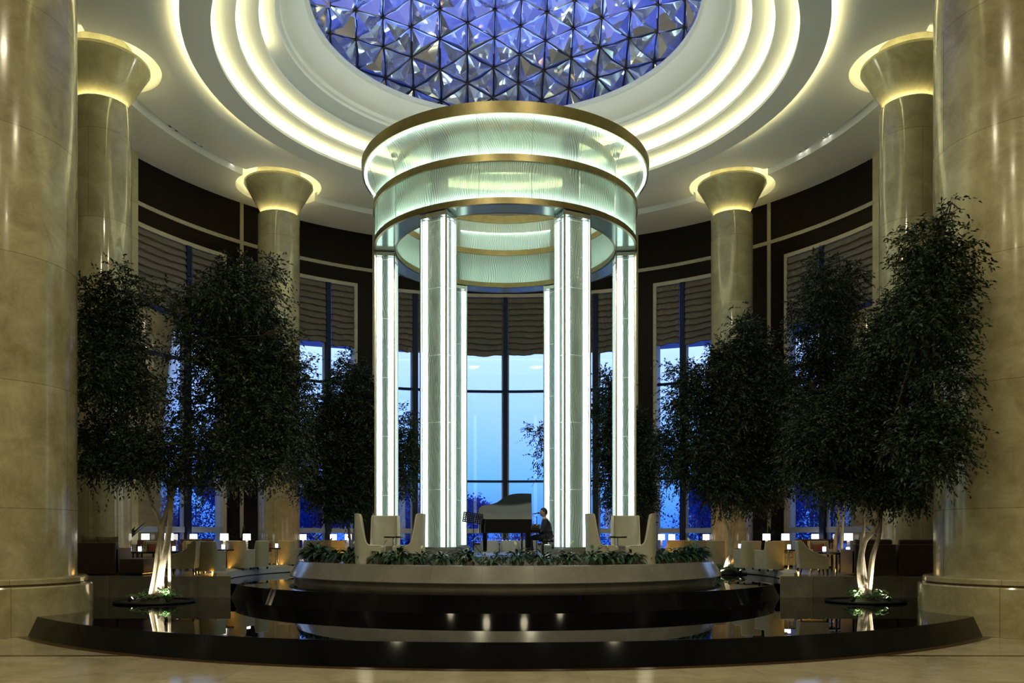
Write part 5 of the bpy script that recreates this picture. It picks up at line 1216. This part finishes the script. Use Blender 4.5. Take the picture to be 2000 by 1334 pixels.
# local frame: faces -x (towards the keys), seat surface at z=0.45, floor at 0
Vb = [(0.0, 0, 0.53), (0.0, 0, 0.66), (-0.01, 0, 0.80), (-0.03, 0, 0.93), (-0.045, 0, 1.01), (-0.055, 0, 1.07)]
Rb = [(0.14, 0.11), (0.135, 0.10), (0.15, 0.11), (0.14, 0.10), (0.055, 0.055), (0.05, 0.05)]
Eb = [(0, 1), (1, 2), (2, 3), (3, 4), (4, 5)]
def limb(start, pts, rs, V, E, Rr):
    prev = start
    for p, r_ in zip(pts, rs):
        V.append(p); Rr.append(r_); E.append((prev, len(V) - 1)); prev = len(V) - 1
    return prev
for s_ in (-1, 1):
    w_ = limb(3, [(-0.03, s_ * 0.18, 0.93), (-0.08, s_ * 0.225, 0.79), (-0.11, s_ * 0.225, 0.665), (-0.22, s_ * 0.19, 0.69), (-0.335, s_ * 0.16, 0.725), (-0.385, s_ * 0.155, 0.735)], [0.055, 0.045, 0.04, 0.036, 0.025, (0.034, 0.018)], Vb, Eb, Rb)
    for k in range(4):
        y = s_ * 0.155 + (k - 1.5) * 0.021; le = [0.055, 0.066, 0.06, 0.045][k]
        limb(w_, [(-0.405, y, 0.742), (-0.405 - le * .6, y, 0.738), (-0.405 - le, y, 0.712)], [0.0095, 0.0085, 0.007], Vb, Eb, Rb)
    limb(w_, [(-0.385, s_ * 0.155 - s_ * 0.035, 0.728), (-0.415, s_ * 0.155 - s_ * 0.052, 0.716)], [0.010, 0.008], Vb, Eb, Rb)
    limb(0, [(-0.05, s_ * 0.10, 0.49), (-0.25, s_ * 0.12, 0.475), (-0.43, s_ * 0.13, 0.455), (-0.42, s_ * 0.13, 0.25), (-0.38, s_ * 0.13, 0.085), (-0.46, s_ * 0.13, 0.045)], [0.085, 0.075, 0.058, 0.048, 0.035, 0.03], Vb, Eb, Rb)
person = skinfig('person', Vb, Eb, Rb, M['skin'], loc=(PX, PY, FZ))
tag(person, 'person in a dark suit seated in profile, playing the grand piano', 'person')
# jacket
Vj = [(0.005, 0, 0.50), (0.005, 0, 0.64), (0.0, 0, 0.79), (-0.02, 0, 0.92), (-0.035, 0, 0.975)]; Rj = [(0.165, 0.135), (0.155, 0.125), (0.17, 0.135), (0.155, 0.12), (0.085, 0.075)]; Ej = [(0, 1), (1, 2), (2, 3), (3, 4)]
for s_ in (-1, 1):
    limb(3, [(-0.03, s_ * 0.185, 0.925), (-0.08, s_ * 0.228, 0.79), (-0.11, s_ * 0.228, 0.665), (-0.22, s_ * 0.192, 0.69), (-0.33, s_ * 0.162, 0.722)], [0.075, 0.062, 0.058, 0.050, 0.042], Vj, Ej, Rj)
limb(0, [(0.06, 0, 0.46)], [(0.15, 0.06)], Vj, Ej, Rj)
skinfig('jacket', Vj, Ej, Rj, M['suit'], person)
Vt = [(0.0, 0, 0.50)]; Rt = [(0.15, 0.12)]; Et = []
for s_ in (-1, 1):
    limb(0, [(-0.06, s_ * 0.10, 0.495), (-0.25, s_ * 0.12, 0.485), (-0.435, s_ * 0.13, 0.46), (-0.425, s_ * 0.13, 0.27), (-0.385, s_ * 0.13, 0.10)], [0.10, 0.092, 0.075, 0.064, 0.058], Vt, Et, Rt)
skinfig('trousers', Vt, Et, Rt, M['suit'], person)
for s_ in (-1, 1):
    b = MB(); b.ball((-0.44, s_ * 0.13, 0.045), (0.14, 0.048, 0.045), 16, 8); b.ball((-0.36, s_ * 0.13, 0.06), (0.05, 0.045, 0.055), 12, 8); b.build('shoe', M['lacquer'], person)
# head: sculpted ball with brow, nose, lips, chin, ears
hb = MB(); seg, rings = 28, 22; vs = []; fs = []
HC = Vector((-0.075, 0, 1.165))
for i in range(rings + 1):
    t_ = PI * i / rings
    for k in range(seg):
        a = 2 * PI * k / seg; x, y, z = math.sin(t_) * math.cos(a), math.sin(t_) * math.sin(a), math.cos(t_)
        X, Y_, Z = x * 0.098, y * 0.076, z * 0.122
        if x < 0:   # face side
            fr = (-x) ** 2 * max(0, 1 - abs(y) * 1.2)
            X -= 0.010 * fr * (1 if z < 0 else 0.2)
            if abs(y) < 0.22: X -= 0.030 * math.exp(-((z + 0.12) / 0.13) ** 2) * (1 - abs(y) / 0.22) * (-x)      # nose
            X += 0.012 * math.exp(-((z - 0.06) / 0.07) ** 2) * math.exp(-((abs(y) - 0.33) / 0.16) ** 2)     # eye sockets
            X -= 0.008 * math.exp(-((z + 0.42) / 0.05) ** 2) * math.exp(-(y / 0.25) ** 2) + 0.007 * math.exp(-((z + 0.53) / 0.05) ** 2) * math.exp(-(y / 0.22) ** 2)  # lips
            X -= 0.012 * math.exp(-((z + 0.78) / 0.12) ** 2) * math.exp(-(y / 0.4) ** 2)
        if z < -0.3: Y_ *= 1 - 0.22 * (-z - 0.3); X += 0.02 * (-z - .3) if x > 0 else 0
        vs.append(HC + Vector((X, Y_, Z)))
for i in range(rings):
    for k in range(seg): fs.append((i * seg + k, (i + 1) * seg + k, (i + 1) * seg + (k + 1) % seg, i * seg + (k + 1) % seg))
hb.raw(vs, fs)
for s_ in (-1, 1): hb.ball((-0.06, s_ * 0.076, 1.16), (0.017, 0.010, 0.032), 10, 8)
hb.build('head', M['skin'], person, angle=60)
for s_ in (-1, 1):
    b = MB(); b.ball((-0.163, s_ * 0.028, 1.173), 0.010, 10, 8); b.build('eye', M['white'], person)
    b = MB(); b.ball((-0.170, s_ * 0.028, 1.173), 0.0055, 8, 6); b.build('pupil', M['hair'], person)
    b = MB(); b.tube([(-0.170, s_ * 0.014, 1.192), (-0.172, s_ * 0.03, 1.196), (-0.160, s_ * 0.046, 1.192)], 0.0035, 5); b.build('eyebrow', M['hair'], person)
vs = []; fs = []
for i in range(13):
    t_ = PI * 0.62 * i / 12
    for k in range(24):
        a = 2 * PI * k / 24; x, y, z = math.sin(t_) * math.cos(a), math.sin(t_) * math.sin(a), math.cos(t_)
        lim = 1.0
        if x < -0.25 and z < 0.55: lim = 0.90 if z > 0.45 else 0.75
        if z < 0.1 and x < 0.1: lim = 0.85
        vs.append(HC + Vector((x * 0.108 * lim + 0.004, y * 0.085 * lim, z * 0.133 * lim + 0.002)))
for i in range(12):
    for k in range(24): fs.append((i * 24 + k, (i + 1) * 24 + k, (i + 1) * 24 + (k + 1) % 24, i * 24 + (k + 1) % 24))
MB().raw(vs, fs).build('hair', M['hair'], person, angle=60)
b = MB(); b.rev([(0.062, 0.985), (0.060, 1.035), (0.056, 1.038), (0.058, 0.985)], (0, 0), 24, closed=True); o = b.build('shirt_collar', M['shirt'], person); o.location = (-0.05, 0, 0.0)
for s_ in (-1, 1):
    b = MB(); b.tube([(-0.335, s_ * 0.160, 0.725), (-0.352, s_ * 0.158, 0.729)], 0.033, 12); b.build('shirt_cuff', M['shirt'], person)
b = MB(); b.raw([(-0.15, -0.04, 0.96), (-0.15, 0.04, 0.96), (-0.165, 0.012, 0.80), (-0.165, -0.012, 0.80)], [(0, 1, 2, 3)]); b.build('shirt_front', M['shirt'], person)

# ---- drinks buffet behind the pavilion
bar = thing('buffet_table', 'long glowing blue buffet table seen beneath the piano', 'table', (0.1, 30.3, PZ))
b = MB(); b.rbox((0, 0, 0.76), (2.7, 0.7, 0.05), 0.01); b.build('table_top', M['blackwood'], bar)
b = MB(); b.box((0, 0.0, 0.37), (2.5, 0.56, 0.72)); b.build('base_cabinet', M['pot'], bar)
b = MB(); b.box((0, -0.30, 0.79), (2.3, 0.04, 0.012)); b.build('glow_strip', M['blueglow'], bar)
lamp('bar_lamp', 'AREA', (0.1, 30.2, PZ + 1.3), 12, (0.25, 0.3, 1.0), 0.5)
def goblet(label):
    t = thing('drinking_glass', label, 'glass')
    b = MB(); b.rev([(0.001, 0.0), (0.035, 0.002), (0.006, 0.012), (0.006, 0.07), (0.03, 0.10), (0.042, 0.14), (0.036, 0.19)], (0, 0), 16); b.build('bowl_and_stem', M['glassware'], t); return t
def bottle(label):
    t = thing('bottle', label, 'bottle')
    b = MB(); b.rev([(0.001, 0), (0.037, 0), (0.038, 0.01), (0.038, 0.17), (0.030, 0.20), (0.014, 0.23), (0.013, 0.29), (0.001, 0.29)], (0, 0), 16); b.build('body', M['glassware'], t)
    b = MB(); b.cyl((0, 0), 0.015, 0.285, 0.31, 12); b.build('cap', M['steel'], t); return t
g0 = goblet('x'); b0 = bottle('x'); rnd = random.Random(4)
for i in range(18):
    o = g0 if i == 0 else dup(g0, (0, 0, 0)); x = -1.15 + i * 0.135; o.location = (0.1 + x, 30.08 + 0.12 * (i % 2), PZ + 0.787)
    o['label'] = 'clear stemmed glass on the blue lit buffet beneath the piano'; o['group'] = 'stemmed glasses on the buffet'
for i in range(9):
    o = b0 if i == 0 else dup(b0, (0, 0, 0)); o.location = (-0.95 + i * 0.25, 30.5, PZ + 0.787)
    o['label'] = 'clear bottle at the back of the blue lit buffet'; o['group'] = 'bottles at the back of the buffet'
for i, (px, rz, lb) in enumerate([(957, 178, 'left'), (995, 180, 'middle'), (1031, 182, 'right')]):
    o = tub_chair('silver grey tub chair, %s of three beneath the piano' % lb, None, 'silverchair'); put(o, px, 29.0, rz=rz); o['group'] = 'silver tub chairs before the buffet'
# ================================================================== LIGHT, SKY, CAMERA
w = bpy.data.worlds.new('dusk'); SC.world = w; w.use_nodes = True; nt = w.node_tree
for n in list(nt.nodes): nt.nodes.remove(n)
out = nt.nodes.new('ShaderNodeOutputWorld'); bg = nt.nodes.new('ShaderNodeBackground')
tc = nt.nodes.new('ShaderNodeTexCoord'); sx = nt.nodes.new('ShaderNodeSeparateXYZ'); L(nt, tc.outputs['Generated'], sx.inputs[0])
nz = nt.nodes.new('ShaderNodeTexNoise'); setin(nz, Scale=3.0, Detail=4.0); L(nt, tc.outputs['Generated'], nz.inputs['Vector'])
ma = nt.nodes.new('ShaderNodeMath'); ma.operation = 'MULTIPLY_ADD'; ma.inputs[1].default_value = 0.06; L(nt, nz.outputs['Fac'], ma.inputs[0]); L(nt, sx.outputs['Z'], ma.inputs[2])
rp = nt.nodes.new('ShaderNodeValToRGB'); cr = rp.color_ramp
cr.elements[0].position = 0.0; cr.elements[0].color = (0.015, 0.06, 0.55, 1)
cr.elements[1].position = 1.0; cr.elements[1].color = (0.10, 0.22, 1.0, 1)
for pos, col in ((0.05, (0.06, 0.26, 1.1, 1)), (0.10, (0.14, 0.46, 1.4, 1)), (0.18, (0.36, 0.66, 1.5, 1)), (0.24, (0.52, 0.80, 1.5, 1)), (0.31, (0.85, 1.15, 1.7, 1)), (0.5, (0.35, 0.55, 1.4, 1)), (0.7, (0.10, 0.20, 1.1, 1))):
    e = cr.elements.new(pos); e.color = col
L(nt, ma.outputs[0], rp.inputs[0]); L(nt, rp.outputs[0], bg.inputs[0]); bg.inputs[1].default_value = 1.25
L(nt, bg.outputs[0], out.inputs[0])

# added fill lamps in the unseen lobby ceiling, in front of the pool
k = 0
for x in (-9, -3, 3, 9):
    for y in (-2, 5, 11.5):
        if abs(x) > 5 and y > 10: continue
        k += 1
        t = thing('added_fill_light', 'added unseen lobby fill light above the camera, %s across in row %s' % (words[[-9, -3, 3, 9].index(x)], ['one', 'two', 'three'][[-2, 5, 11.5].index(y)]), 'downlight', (x, y, ZC), group='added lobby fill lights')
        b = MB(); b.rev([(0.56, ZC), (0.56, ZC - 0.04), (0.62, ZC - 0.04), (0.62, ZC)], (x, y), 32); b.build('trim_ring', M['steel'], t, t.location)
        lamp('lobby_fill_lamp', 'AREA', (x, y, ZC - 0.05), LOBBY_FILL, (1.0, 0.89, 0.60), 1.1)
cam = bpy.data.cameras.new('camera'); cam.sensor_width = 36.0; cam.lens = F * 36 / 2000.0
cam.shift_x = 13 / 2000.0; cam.shift_y = (1050 - 667) / 2000.0; cam.clip_end = 400
co = bpy.data.objects.new('camera', cam); COL.objects.link(co); co.location = (0, 0, EYE); co.rotation_euler = (R(90), 0, 0)
SC.camera = co
SC.view_settings.view_transform = 'Standard'; SC.view_settings.look = 'None'; SC.view_settings.gamma = 1.0
SC.view_settings.exposure = EXPOSURE; SC.view_settings.use_curve_mapping = False
